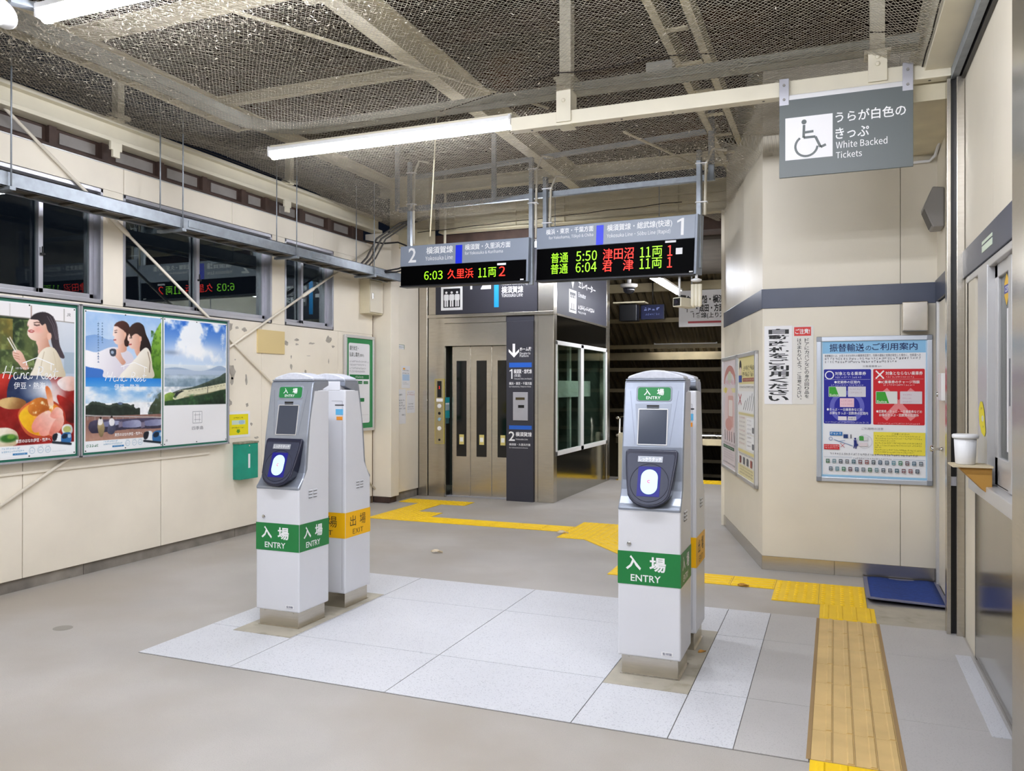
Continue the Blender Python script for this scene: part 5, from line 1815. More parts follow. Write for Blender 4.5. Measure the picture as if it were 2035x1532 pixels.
cS = Crop(1090, 540, .0783)
ss = struct = None
ssn = B('side_sign_face', XS_ - .001, XS_ + .0002, EY + .13, 11.44, 2.27, 3.09, ELEVSIGN, ev)


def sbox(x0, yt0, yb0, x1, yt1, yb1):
    """left top/bottom and right top/bottom read off the receding face"""
    a0, t0 = F6.uv(*cS(x0, yt0))
    _, u0 = F6.uv(*cS(x0, yb0))
    a1, t1 = F6.uv(*cS(x1, yt1))
    _, u1 = F6.uv(*cS(x1, yb1))
    return a0, a1, (u0 + u1) / 2, (t0 + t1) / 2


pictogram(F6, *sbox(522, 432, 1018, 706, 492, 1062), ssn)
txt(ssn, 'エレベーター', F6, sbox(762, 240, 440, 1190, 380, 545), TXTW, .0012, .02)
txt(ssn, 'Elevator', F6, sbox(758, 500, 640, 945, 590, 690), TXTW, .0012)
k = Ink(F6, .0012)
bx2 = sbox(755, 840, 950, 1150, 950, 1060)
k.fine(*bx2, '#f2f2f2', 5)
k.fine(*sbox(755, 985, 1055, 945, 1035, 1100), '#f2f2f2', 6)
a0, a1, b0, b1 = sbox(565, 200, 425, 662, 215, 430)
am = (a0 + a1) / 2
k.poly([(am - .02, b1), (am + .02, b1), (am + .02, b0 + .1), (a1, b0 + .2), (a1, b0 + .12), (am, b0), (a0, b0 + .12), (a0, b0 + .2), (am - .02, b0 + .1)], '#f2f2f2')
k.build('side_lettering', ssn)

# ================================================================== DEPARTURE SIGNS
def corner_face(tl, tr, bl):
    tl, tr, bl = Vector(tl), Vector(tr), Vector(bl)
    return Face(tl, tr - tl, tl - bl), (tr - tl).length, (tl - bl).length


def dsign(name, tl, tr, bl, hfrac, label, head, led, depth=.13):
    F, W, H = corner_face(tl, tr, bl)
    c = F.pt(W / 2, -H, -depth / 2)
    t = thing(name, tuple(c), label, 'departure sign', 'departure signs hung from the roof')
    MB().slab(0, W, -H * hfrac, 0, -depth, 0, F).build('header_box', GREYSIGN, t, .004)
    MB().slab(.003, W - .003, -H, -H * hfrac, -depth, -.012, F).build('led_case', BLACK, t, .003)
    MB().slab(.006, W - .006, -H + .006, -H * hfrac, -.013, -.008, F).build('led_face', LEDBG, t)
    MB().slab(-.004, W + .004, -H - .012, -H, -depth, .0, F).build('bottom_rail', mat('dark_rail', '#34353a', .4, .5), t, .002)
    MB().slab(W, W + .022, -H - .006, .0, -depth, .004, F).build('end_plate', GREYSIGN, t, .003)
    HH, LH = H * hfrac, H * (1 - hfrac)
    for s, u0, u1, v0, v1, m_, bd in head:
        bx = (u0 * W, u1 * W, -HH * v1, -HH * v0)
        if s is None:
            MB().slab(*bx, .0002, .0015, F).build('line_bar', m_, t)
        else:
            txt(t, s, F, bx, m_, .001, bd)
    for s, u0, u1, v0, v1, m_, bd in led:
        bx = (u0 * W, u1 * W, -HH - LH * v1, -HH - LH * v0)
        if s is None:
            MB().slab(*bx, -.008, -.006, F).build('small_sticker', m_, t)
        else:
            txt(t, s, F, bx, m_, -.0065, bd)
    return t, F, W, H


s1, FS1, WS1, HS1 = dsign('departure_sign', (-2.657, 7.263, 2.903), (-1.091, 6.902, 2.846), (-2.65, 7.262, 2.402), .405,
    'grey platform 1 sign over a two-line departure display', [
        ('横浜・東京・千葉方面', .067, .387, .10, .36, TXTW, .012), ('for Yokohama, Tōkyō & Chiba', .088, .387, .43, .62, TXTW, 0), (None, .407, .453, .12, 1.0, BLUEBAR, 0),
        ('横須賀線・総武線(快速)', .475, .869, .13, .47, TXTW, .012), ('Yokosuka Line\u00b7Sōbu Line (Rapid)', .475, .86, .53, .76, TXTW, 0), ('|1', .897, .936, .12, .84, TXTW, 0)],
    [('普通', .105, .222, .15, .47, LEDG, 0), ('5:50', .275, .413, .15, .46, LEDG, 0), ('津田沼', .451, .644, .13, .475, LEDR, 0), ('11', .682, .745, .16, .46, LEDG, 0), ('両', .755, .814, .15, .46, LEDG, 0), ('1', .845, .873, .16, .46, LEDR, 0),
     ('普通', .105, .222, .50, .82, LEDG, 0), ('6:04', .275, .413, .50, .81, LEDG, 0), ('君', .451, .512, .49, .83, LEDR, 0), ('津', .58, .644, .49, .83, LEDR, 0), ('11', .682, .745, .50, .80, LEDG, 0), ('両', .755, .814, .49, .80, LEDG, 0), ('1', .845, .873, .50, .80, LEDR, 0),
     (None, .83, .892, .02, .08, PAPER, 0), (None, .893, .93, .25, .43, PAPER, 0), (None, .972, .993, .93, .965, PAPER, 0)])
s2, FS2, WS2, HS2 = dsign('departure_sign', (-4.243, 7.424, 2.855), (-2.744, 7.227, 2.817), (-4.23, 7.422, 2.439), .51,
    'grey platform 2 sign over a one-line departure display', [
        ('2', .07, .136, .10, .83, TXTW, .012), ('横須賀線', .22, .438, .12, .47, TXTW, .014), ('Yokosuka Line', .214, .438, .56, .78, TXTW, 0), (None, .46, .512, .13, 1.0, BLUEBAR, 0),
        ('横須賀・久里浜方面', .533, .88, .12, .40, TXTW, .012), ('for Yokosuka & Kurihama', .533, .825, .46, .62, TXTW, 0)],
    [('6:03', .203, .356, .30, .74, LEDG, 0), ('久里浜', .396, .60, .26, .74, LEDR, 0), ('11', .639, .703, .29, .74, LEDG, 0), ('両', .715, .775, .28, .74, LEDG, 0), ('2', .797, .843, .26, .72, LEDR, 0),
     (None, .782, .847, .10, .20, PAPER, 0), (None, .955, .98, .9, .96, PAPER, 0)])
# hanging frame of the signs
sf = thing('sign_hanger', (-2.7, 7.3, 2.85), 'galvanised strut frame with poles carrying both departure signs', 'hanger frame')
FH = Face((-2.5, 7.35, 0), (math.cos(.1745), -math.sin(.1745), 0), (0, 0, 1))


def hbar(px0, px1, wd=.045, ht=.045, nm='strut_channel', m_=GALV, h=0):
    a, b = FH.uv(*px0), FH.uv(*px1)
    MB().bar(FH.pt(*a, h), FH.pt(*b, h), wd, ht).build(nm, m_, sf, .002)


hbar((795, 418), (1420, 352), .05, .05)
hbar((815, 348), (1415, 252), .05, .04, h=-.1)
for x, y0, y1 in ((793, 290, 420), (985, 265, 400), (1416, 262, 360)):
    a, b = FH.uv(x, y1), FH.uv(x, y0)
    MB().bar(FH.pt(a[0], a[1], .03), FH.pt(a[0], max(b[1], 3.9), .03), .05, .025, FH.n).build('strut_channel', GALV, sf, .002)
for (F, W), (u, top) in (((FS2, WS2), (.045, 3.75)), ((FS2, WS2), (1.015, 3.6)), ((FS1, WS1), (.035, 3.4)), ((FS1, WS1), (1.012, 3.4))):
    p = F.pt(u * W, -.02 if u < .5 else -.45, -.07)
    MB().bar(p, (p.x, p.y, top), .04, .04, F.n).build('pole', GALV, sf, .002)
    cpts = [p + F.u * .05 + Vector((0, 0, .05 if u < .5 else .45)), Vector((p.x, p.y, top - .5)) + F.u * .05, Vector((p.x, p.y, top - .12)) + F.u * .06, Vector((p.x, p.y, top)) + F.u * .12, Vector((p.x, p.y, top - .03)) + F.u * .24]
    MB().tube(cpts, .012, 8).build('flexible_conduit', mat('ivory_conduit', '#cfc8b6', .5), sf)
    for z in (.12, .45):
        q = Vector((p.x, p.y, top - z))
        MB().box(q.x - .03, q.x + .07, q.y - .03, q.y + .03, q.z, q.z + .008).build('cable_tie', WHITEP, sf)

# camera, aerial and dome under the signs
t = thing('security_camera', tuple(at(1350, 615, Y=7.0)), 'boxy white surveillance camera hanging under the platform 1 sign', 'camera')
p = at(1345, 600, Y=7.0)
MB().tube([p + Vector((.02, .02, .05)), (p.x + .02, p.y + .02, 2.345)], .010, 8).build('drop_pipe', WHITEP, t)
Fc = Face(p, (.86, -.5, 0), (.05, .0, 1))
MB().slab(-.045, .045, -.04, .04, -.20, 0, Fc).build('camera_housing', BEAMW, t, .005)
MB().slab(-.037, .037, -.032, .032, .0, .002, Fc).build('camera_window', BLACK, t)
MB().lathe([(.02, .002), (.016, .01)], Fc.pt(0, 0), Fc.n, 14).build('lens', mat('lens_glass', '#2a2530', .1), t)
MB().slab(-.02, .02, .04, .065, -.1, -.05, Fc).build('swivel_joint', BLACK, t, .004)
t = thing('wireless_aerial', tuple(at(1385, 600, Y=6.95)), 'ribbed ivory aerial hanging at the end of the platform 1 sign', 'aerial')
p = at(1384, 560, Y=6.95)
MB().tube([(p.x, p.y, 2.345), (p.x, p.y, p.z + .02)], .012, 8).build('drop_pipe', WHITEP, t)
MB().lathe([(.03, 0), (.045, .008), (.045, .02), (.02, .03)], (p.x, p.y, p.z), n=16).build('ceiling_plate', WHITEP, t)
bm = MB()
for i in range(3):
    bm.tube([(p.x - .03 + .03 * i, p.y, p.z - .02), (p.x - .03 + .03 * i, p.y, p.z - .20), (p.x - .022 + .022 * i, p.y, p.z - .215)], [.017, .017, .008], 10)
bm.build('aerial_body', BEAMW, t)
p = at(1250, 572, Y=11.0)
PD = p.copy()
t = thing('dome_camera', (p.x, p.y, p.z - .1), 'dark dome camera on the ceiling of the passage', 'camera')
MB().lathe([(.12, .05), (.12, .02), (.09, .0)], p, n=18).build('dome_base', GREYBOX, t)
MB().tube([(p.x, p.y, p.z + .04), (p.x, p.y, 3.07)], .03, 10).build('drop_pipe', GREYBOX, t)
MB().lathe([(.085, 0), (.075, -.05), (.045, -.08), (.01, -.09)], p, n=18).build('dome_lens', mat('smoked_dome', '#151518', .08), t)
p = at(1290, 620, Y=12.6)
t = thing('hanging_monitor', (p.x, p.y, p.z - .15), 'small dark blue lit sign hanging beyond the passage', 'sign')
MB().box(p.x - .14, p.x + .24, p.y, p.y + .08, p.z - .12, p.z + .12).build('sign_case', BLACK, t, .004)
k = Ink(Face((p.x, p.y - .001, p.z), (1, 0, 0), (0, 0, 1)), .001)
k.rect(-.13, .23, -.11, .11, '#161c40').fine(-.08, .18, .01, .07, '#8d9bd0', 8).fine(-.06, .16, -.05, -.02, '#6d7bb0', 9).build('sign_face', t)
MB().tube([(p.x + .05, p.y + .04, p.z + .12), (p.x + .05, p.y + .04, p.z + .5)], .01, 6).build('drop_pipe', BLACK, t)
p = at(1250, 620, Y=12.3)
t = thing('black_speaker', (p.x, p.y, p.z - .12), 'black loudspeaker box under the passage ceiling', 'loudspeaker')
MB().box(p.x - .16, p.x + .12, p.y, p.y + .2, p.z - .14, p.z + .12).build('speaker_box', BLACK, t, .01)
B('speaker_bracket', p.x - .25, p.x + .25, p.y - .02, p.y + .25, p.z + .14, p.z + .16, BEAMC, t)
# direction banner beyond the booth
FBN = Face((-1.5, 9.6, 0), (1, 0, 0), (0, 0, 1))
a0, b1 = FBN.uv(1349, 578)
_, b0 = FBN.uv(1349, 650)
bn = thing('direction_banner', tuple(FBN.pt(a0 + .6, b0)), 'white direction banner with bold black lettering behind the booth', 'sign')
MB().slab(a0, a0 + 1.3, b0, b1, -.03, 0, FBN).build('banner_panel', mat('glossy_white_sheet', '#e2e2e6', .12, coat=.5), bn, .003)
cB = Crop(1180, 520, .1567)


def bt(s, x0, y0, x1, y1, bold=.03):
    txt(bn, s, FBN, rect(FBN, cB, x0, y0, x1, y1), TXTK, .001, bold)


bt('鎌倉・大船・横浜', 1095, 435, 1650, 520)
bt('千葉・成田・方面', 1155, 545, 1650, 630)
bt('|1', 1252, 650, 1270, 708, 0)
bt('番線(上り方面)', 1290, 645, 1760, 712, .015)
a, bq = FBN.uv(*cB(1195, 770))
MB().slab(a, a + .85, bq - .012, bq + .012, .0002, .0012, FBN).build('red_rule', mat('red_rule', '#b04a52', .5), bn)
for u in (.15, 1.15):
    MB().tube([FBN.pt(a0 + u, b1, -.015), FBN.pt(a0 + u, 3.5, -.015)], .008, 6).build('hanger_rod', GALV, bn)
# ================================================================== TICKET GATE POSTS
def gate(kind, label):
    green = kind == 'entry'
    t = thing('ticket_gate_post', (0, 0, 0), label, 'ticket gate', 'gate reader posts')
    D = .288
    MB().box(-.135, .135, .014, D - .02, 0, .105).build('steel_plinth', STEEL, t, .002)
    fo = MB().box(-.142, .142, .006, .016, 0, .008).box(.133, .142, .01, D - .02, 0, .008).box(-.142, -.133, .01, D - .02, 0, .008)
    fo.build('plinth_flange', STEEL, t)
    MB().prism([(.0, .097), (.0, .792), (.07, .905), (.098, 1.18), (.14, 1.36), (D, 1.36), (D, .097)], 'x', -.15, .15).build('cabinet', WHITE, t, .008, 3)
    # silver head
    front = [(-.004, .79), (-.005, .806), (.012, .822), (.036, .852), (.052, .885), (.060, .93), (.066, 1.0), (.076, 1.09), (.126, 1.37), (.134, 1.40), (.145, 1.412)]
    back = [(.20, 1.412), (.195, 1.38), (.165, 1.30), (.148, 1.18), (.12, .91), (.06, .815), (.05, .79)]
    hd = MB().prism(front + back, 'x', -.1495, .1495).build('silver_head', SILVER, t, .016, 4)
    for s in (-1, 1):
        MB().prism([(.135, 1.355), (.15, 1.412), (D, 1.412), (D, 1.385), (.2, 1.355)], 'x', *sorted((s * .11, s * .148))).build('shoulder', SILVER, t, .004)
    B('top_block', -.11, .11, .16, D + .001, 1.355, 1.413, WHITE, t, .004)
    B('top_rim', -.146, .146, .138, D, 1.411, 1.419, SILVER, t, .003)
    arc = [(-.14, 1.418)] + [(-.135 + .27 * i / 12, 1.432 + .03 * math.sin(math.pi * i / 12)) for i in range(13)] + [(.14, 1.418)]
    MB().prism(arc, 'y', .145, D - .008).build('indicator_lens', DOMEM, t, .006, 2)

    # the sloping front of the head
    u_, v_ = Vector((1, 0, 0)), Vector((0, .05, .28)).normalized()
    FH_ = Face((0, .076, 1.09), u_, v_)
    k_ = 1 / math.cos(math.atan(.05 / .28))

    def zz(z):
        return (z - 1.09) * k_

    rim = MB()
    rim.fprism(rrect(-.088, .088, zz(1.308), zz(1.384), .014), FH_, -.01, .002)
    rm = rim.build('sign_rim', mat('mid_grey_plastic', '#8d95a0', .4), t, .002)
    MB().fprism(rrect(-.080, .080, zz(1.313), zz(1.377), .012), FH_, .002, .0028).build('sign_panel', GREEN if green else YELLOW, rm)
    tw = TXTW if green else TXTB
    sgn = ('入', '場', 'ENTRY') if green else ('出', '場', 'EXIT')
    txt(rm, sgn[0], FH_, (-.05, -.018, zz(1.338), zz(1.370)), tw, .0034, .02)
    txt(rm, sgn[1], FH_, (.014, .048, zz(1.338), zz(1.370)), tw, .0034, .02)
    txt(rm, sgn[2], FH_, (-.038, .032, zz(1.319), zz(1.333)), tw, .0034, .01)
    # display bay
    bay = MB().fprism([(-.092, zz(1.30)), (.088, zz(1.30)), (.066, zz(1.098)), (-.07, zz(1.098))], FH_, -.01, .001).build('display_bay', mat('bay_grey', '#9aa1ae', .4, .3), t, .002)
    sc = MB()
    for q in ((-.073, .071, zz(1.268), zz(1.273)), (-.075, .069, zz(1.098), zz(1.103)), (-.075, -.070, zz(1.098), zz(1.273)), (.066, .071, zz(1.098), zz(1.273))):
        sc.slab(*q, 0, .004, FH_)
    sc.build('screen_bezel', ALUL, bay, .001)
    MB().slab(-.070, .066, zz(1.103), zz(1.268), 0, .0022, FH_).build('screen', SCREEN, bay)
    MB().slab(-.034, .026, zz(1.282), zz(1.291), 0, .003, FH_).build('camera_slot', BLACK, bay)
    MB().slab(-.033, .026, zz(1.275), zz(1.279), 0, .0025, FH_).build('camera_slot', RUBBER, bay)
    gr = MB()
    stroke_into(gr, FH_, [(-.118, zz(1.36)), (-.085, zz(1.10))], .0016, .0006)
    gr.build('body_groove', mat('groove_grey', '#6a717c', .5), t)
    gr = MB()
    stroke_into(gr, FH_, [(.118, zz(1.36)), (.083, zz(1.10))], .0016, .0006)
    gr.build('body_groove', MATS['groove_grey'], t)
    # touch reader: wedge with a rounded lower end
    z1, z0 = 1.078, .812
    out = [(-.118, z1), (-.126, z1 - .012), (-.124, z1 - .05), (-.112, .93), (-.104, .885)]
    out += [(.104 * math.cos(a), .885 + .073 * math.sin(a)) for a in np.linspace(math.pi, 2 * math.pi, 13)]
    out += [(.112, .93), (.124, z1 - .05), (.126, z1 - .012), (.118, z1)]

    def yf(z):
        return .068 - (z1 - z) / (z1 - z0) * .095
    n = len(out)
    fr_ = [(x, yf(z) - .006, z) for x, z in out]
    bk = [(x, .14, z) for x, z in out]
    rb = MB().add(fr_ + bk, [tuple(range(n))[::-1] if False else tuple(range(n)), tuple(range(n, 2 * n))[::-1]] + [((i + 1) % n, i, n + i, n + (i + 1) % n) for i in range(n)])
    reader = rb.build('touch_reader', NAVYB, t, .006, 3)
    vv = Vector((0, .095, z1 - z0)).normalized()
    FR_ = Face((0, yf(z0) - .006, z0), (1, 0, 0), vv)
    kk = 1 / vv.z

    def rz_(z):
        return (z - z0) * kk
    pln = [(x * .9, rz_(z0 + (z - z0) * .88 + .012)) for x, z in out]
    MB().fprism(pln, FR_, 0, .003).build('reader_face', mat('reader_slate', '#34384b', .35), reader, .001)
    MB().slab(-.062, .058, rz_(1.018), rz_(1.046), .003, .006, FR_).build('touch_label', mat('silver_label', '#a9adb5', .35, .4), reader, .001)
    txt(reader, 'しっかりタッチ', FR_, (-.055, .052, rz_(1.023), rz_(1.041)), TXTW, .0066, .015)
    ring = []
    cz = rz_(.925)
    for i in range(37):
        a = 2 * math.pi * i / 36
        ring.append(FR_.pt(.092 * math.cos(a), cz + .092 * math.sin(a), .003))
    MB().tube(ring, .0016, 5, cap=False).build('touch_ring', NAVYB, reader)
    MB().slab(-.056, .052, rz_(.862), rz_(.998), .003, .0042, FR_).build('light_field', BLUE, reader)
    MB().fprism(rrect(-.040, .040, rz_(.872), rz_(.985), .039, 8), FR_, .0042, .0052).build('touch_disc', CYAN, reader)
    mk = MB()
    for i in range(9):
        a0_, a1_ = [math.radians(60 + 240 * j / 9) for j in (i, i + 1)]
        stroke_into(mk, FR_, [(.008 * math.cos(a0_), rz_(.93) + .006 * math.sin(a0_)), (.008 * math.cos(a1_), rz_(.93) + .006 * math.sin(a1_))], .004, .0062)
    mk.build('touch_mark', MAGENTA, reader)
    # coloured band on all four sides
    bm_ = GREEN if green else YELLOW
    fs = [Face((0, -.0008, 0), (1, 0, 0), (0, 0, 1)), Face((.1508, D / 2, 0), (0, 1, 0), (0, 0, 1)), Face((0, D + .0008, 0), (-1, 0, 0), (0, 0, 1)), Face((-.1508, D / 2, 0), (0, -1, 0), (0, 0, 1))]
    for i, F in enumerate(fs):
        hw = .1495 if i % 2 == 0 else D / 2 - .003
        bd = MB().slab(-hw, hw, .44, .597, -.0004, .0006, F).build('colour_band', bm_, t)
        W = 2 * hw
        if green:
            txt(bd, '入', F, (-hw + .13 * W, -hw + .375 * W, .509, .578), tw, .0012, .03)
            txt(bd, '場', F, (-hw + .51 * W, -hw + .77 * W, .505, .576), tw, .0012, .025)
            txt(bd, 'ENTRY', F, (-hw + .21 * W, -hw + .69 * W, .456, .488), tw, .0012, .012)
        else:
            txt(bd, '出', F, (-hw + .17 * W, -hw + .40 * W, .505, .572), tw, .0012, .0)
            txt(bd, '場', F, (-hw + .56 * W, -hw + .80 * W, .505, .574), tw, .0012, .0)
            txt(bd, 'EXIT', F, (-hw + .28 * W, -hw + .70 * W, .456, .486), tw, .0012, 0)
    MB().lathe([(.011, -.002), (.011, .003), (.008, .005), (.004, .0052)], (-.095, 0, .632), (0, -1, 0), 14).build('key_lock', CHROME, t)
    for i in (1, 3):
        F = fs[i]
        for j in range(3):
            for q in range(2):
                a = (-.04 + .045 * q) if i == 1 else (.04 - .045 * q)
                b = .775 - .018 * j
                lv_ = MB()
                lv_.add([F.pt(a - .018, b, .0), F.pt(a + .018, b, .0), F.pt(a + .018, b + .007, .004), F.pt(a - .018, b + .007, .004), F.pt(a - .018, b + .010, 0), F.pt(a + .018, b + .010, 0)],
                        [(0, 1, 2, 3), (3, 2, 5, 4)])
                lv_.build('vent_louvre', WHITE, t)
                MB().slab(a - .016, a + .016, b - .002, b + .0005, -.001, .0008, F).build('vent_gap', BLACK, t)
    # service door on the back
    F = fs[2]
    gp = MB()
    for pts in ([(-.128, .12), (-.128, 1.29)], [(.128, .12), (.128, 1.29)], [(-.128, 1.29), (-.05, 1.29)], [(.128, 1.29), (.05, 1.29)]):
        stroke_into(gp, F, pts, .002, .0004)
    gp.build('door_seam', mat('seam_grey', '#9a9aa0', .5), t)
    MB().slab(.075, .138, 1.262, 1.268, -.001, .001, F).build('card_slot', BLACK, t)
    MB().slab(.08, .134, 1.205, 1.240, 0, .001, F).build('blue_sticker', mat('light_blue_sticker', '#5fb4e0', .5), t)
    MB().slab(.086, .13, 1.172, 1.194, 0, .001, F).build('orange_sticker', mat('orange_sticker', '#f29a2e', .5), t)
    MB().slab(.06, .115, .118, .136, 0, .001, fs[0]).build('rating_label', PAPER, t)
    if green:
        txt(t, '監視盤', fs[0], (.066, .109, .121, .133), TXTNAVY, .0016)
    for x in (-.1, .1):
        MB().lathe([(.004, 0), (.003, .002)], (x, .0145, .088), (0, -1, 0), 8).build('plinth_screw', STEEL, t)
    return t


XL, XR = -2.957, -.814
g1 = gate('entry', 'white gate post with green ENTRY band by the left wall side')
g1['label'] = 'white ticket gate post with green ENTRY band, beside the poster wall'
g1.location = (XL, 3.77, 0)
g2 = copy_tree(g1, (XR, 3.77, 0))
g2['label'] = 'white ticket gate post with green ENTRY band, beside the yellow tactile path'
x1 = gate('exit', 'white gate post with amber EXIT band, behind the entry post by the poster wall')
x1.location = (XL + .003, 4.515, 0)
x1.rotation_euler = (0, 0, math.pi)
x2 = copy_tree(x1, (XR, 4.515, 0), math.pi)
x2['label'] = 'white gate post with amber EXIT band, behind the entry post by the tactile path'

# ================================================================== BOOTH FRONT
FBO = Face((0, YF - .001, 0), (1, 0, 0), (0, 0, 1))
cV = Crop(1420, 560, .28726)
t = thing('vertical_notice', (-.32, YF, 1.25), 'white notice with black vertical lettering and red tab on the booth', 'notice')
a0, am, a1, b0, b1 = -.492, -.291, -.143, 1.25, 1.838
MB().slab(a0, am - .001, b0, b1, 0, .003, FBO).build('notice_sheet', PAPER, t)
MB().slab(am, a1, b0, b1 - .003, 0, .0025, FBO).build('notice_sheet', mat('off_white_sheet', '#e6e3dc', .55), t)
vtxt(t, '自動改札をご利用ください', FBO, a0 + .03, am - .025, b0 + .02, b1 - .018, TXTK, .0036, .03)
MB().slab(am + .012, a1 - .018, b1 - .078, b1 - .012, .0025, .0035, FBO).build('red_tab', mat('red_tab', '#d6261c', .4), t)
txt(t, 'ご注意!', FBO, (am + .02, a1 - .026, b1 - .065, b1 - .025), TXTW, .004, .02)
vtxt(t, 'ドアにカバンなどの身の回り品を', FBO, am + .086, am + .116, b0 + .045, b1 - .095, TXTK, .003, .01)
vtxt(t, 'はさまれないよう、ご注意ください。', FBO, am + .034, am + .064, b0 + .02, b1 - .095, TXTK, .003, .01)

# framed transfer notice
t = thing('framed_notice', (.26, YF, .68), 'framed transfer notice with blue and red panels on the booth', 'notice frame')
fa0, fa1, fb0, fb1 = -.122, .640, .686, 1.748
B('notice_back', fa0 + .01, fa1 - .01, YF - .012, YF - .001, fb0 + .01, fb1 - .01, PAPER, t)
FT = Face((0, YF - .0125, 0), (1, 0, 0), (0, 0, 1))
fr = MB()
fr.slab(fa0, fa1, fb0, fb0 + .036, -.011, .012, FT).slab(fa0, fa1, fb1 - .036, fb1, -.011, .012, FT).slab(fa0, fa0 + .034, fb0, fb1, -.011, .012, FT).slab(fa1 - .034, fa1, fb0, fb1, -.011, .012, FT)
fr.build('snap_frame', mat('pale_blue_aluminium', '#cfd6e0', .3, .5), t, .005, 3)
for a in (fa0 + .018, fa1 - .018):
    for b in (fb0 + .018, fb1 - .018):
        MB().slab(a - .019, a + .019, b - .019, b + .019, .004, .0135, FT).build('frame_corner', mat('corner_grey', '#8f949c', .4, .4), t, .004)
k = Ink(FT, .001)
sa0, sa1, sb0, sb1 = fa0 + .034, fa1 - .034, fb0 + .036, fb1 - .036


def TR(x0, y0, x1, y1):
    return (sa0 + (sa1 - sa0) * (x0 - 140) / 953, sa0 + (sa1 - sa0) * (x1 - 140) / 953, sb1 - (sb1 - sb0) * (y1 - 152) / 1233, sb1 - (sb1 - sb0) * (y0 - 152) / 1233)


def TP(x, y):
    q = TR(x, y, x, y)
    return q[0], q[2]


pxu = (sa1 - sa0) / 953
k.rect(*TR(140, 152, 1093, 1385), '#eef0f4').rect(*TR(140, 152, 1093, 262), '#8ec4ea').rect(*TR(140, 152, 152, 1385), '#b9d7ee').rect(*TR(1082, 152, 1093, 1385), '#b9d7ee').rect(*TR(140, 1366, 1093, 1385), '#9ccbea')
k.text('振替輸送', *TR(215, 172, 535, 245), '#16245e', .01).text('の', *TR(548, 195, 600, 238), '#16245e', .005).text('ご利用案内', *TR(608, 172, 1010, 238), '#16245e', .01)
k.text('振替輸送とは、お客さまがお持ちの乗車券区間で、列車の運転に支障が発生した場合に、他鉄道への', *TR(170, 270, 1038, 294), '#3a3a44', 0)
k.fine(*TR(170, 299, 1050, 320), '#55555e', 81).fine(*TR(170, 328, 825, 348), '#55555e', 82)
k.text('対象乗車券', *TR(522, 370, 655, 390), '#8a8a90', 0).fine(*TR(662, 374, 690, 388), '#9a9aa0', 83)
k.poly(rrect(*TR(162, 405, 598, 900), .008), '#26289a').poly(rrect(*TR(617, 405, 1073, 903), .008), '#d0242c')
cx, cy_ = TP(378, 745)
k.ring(cx, cy_, 160 * pxu, 42 * pxu, '#6668c2')
cx, cy_ = TP(215, 458)
k.ring(cx, cy_, 43 * pxu, 10 * pxu, '#f4f4f8')
xc, yc = TP(845, 720)
for s in (-1, 1):
    k.line([TP(845 - 125 * s, 590), TP(845 + 125 * s, 850)], 55 * pxu, '#e88a8c')
    k.line([TP(677 - 36 * s, 420), TP(677 + 36 * s, 490)], 13 * pxu, '#f8f4f4')
k.text('対象となる乗車券', *TR(267, 427, 553, 460), '#f4f4fa', .01).fine(*TR(267, 470, 505, 486), '#c9caf0', 84).rect(*TR(172, 496, 590, 498), '#c9caf0')
k.text('●定期券の区間内', *TR(260, 508, 497, 535), '#f4f4fa', .01).fine(*TR(230, 542, 527, 556), '#d5d6f2', 85)
k.poly(rrect(*TR(207, 562, 370, 655), .003), '#dfe3df').poly([TP(210, 565), TP(272, 565), TP(305, 652), TP(210, 652)], '#3fa535').text('Suica', *TR(216, 628, 300, 648), '#f2f6f0', .01)
k.poly(rrect(*TR(387, 562, 550, 655), .003), '#d9d6de').fine(*TR(400, 580, 520, 594), '#b9a9b4', 86).fine(*TR(400, 610, 520, 624), '#b9a9b4', 87)
k.poly(rrect(*TR(312, 668, 443, 748), .003), '#f0c9d4').fine(*TR(325, 685, 430, 700), '#d69aac', 88).fine(*TR(325, 715, 430, 730), '#d69aac', 89)
k.text('●きっぷ・一日乗車券などの', *TR(190, 757, 517, 784), '#f4f4fa', .01).text('お得なきっぷ・回数券の区間内', *TR(217, 790, 570, 817), '#f4f4fa', .01)
k.rect(*TR(295, 833, 375, 868), '#e6e0e6').rect(*TR(385, 833, 463, 868), '#d8d6dc').fine(*TR(398, 842, 450, 858), '#55555e', 90).fine(*TR(180, 880, 575, 893), '#d5d6f2', 91)
k.text('対象とならない乗車券', *TR(728, 427, 1055, 460), '#fbf4f4', .01).fine(*TR(732, 470, 985, 484), '#f6c6c8', 92).rect(*TR(628, 494, 1062, 496), '#f3b9bb')
k.text('●IC乗車券のチャージ残額', *TR(662, 507, 1028, 535), '#fbf4f4', .01).fine(*TR(707, 541, 982, 555), '#f6d0d2', 93)
k.poly(rrect(*TR(640, 605, 833, 715), .003), '#dfe3df').poly([TP(644, 609), TP(725, 609), TP(760, 711), TP(644, 711)], '#3fa535').text('Suica', *TR(650, 685, 740, 707), '#f2f6f0', .01)
k.poly(rrect(*TR(857, 605, 1050, 715), .003), '#d9d2d8').fine(*TR(880, 628, 960, 642), '#c69ab0', 94).fine(*TR(880, 660, 960, 674), '#c69ab0', 95).fine(*TR(880, 690, 960, 702), '#c69ab0', 96)
k.text('●定期券・きっぷ・一日乗車券などの', *TR(645, 770, 1048, 797), '#fbf4f4', .01).text('お得なきっぷ・回数券の区間外', *TR(670, 803, 1022, 829), '#fbf4f4', .01).fine(*TR(660, 884, 1030, 897), '#f6c6c8', 97)
k.text('ご利用時の注意', *TR(512, 930, 708, 951), '#8a8a90', 0)
k.rect(*TR(620, 968, 1077, 1170), '#efe04a').text('ご注意ください!', *TR(783, 975, 938, 993), '#6a6420', .005)
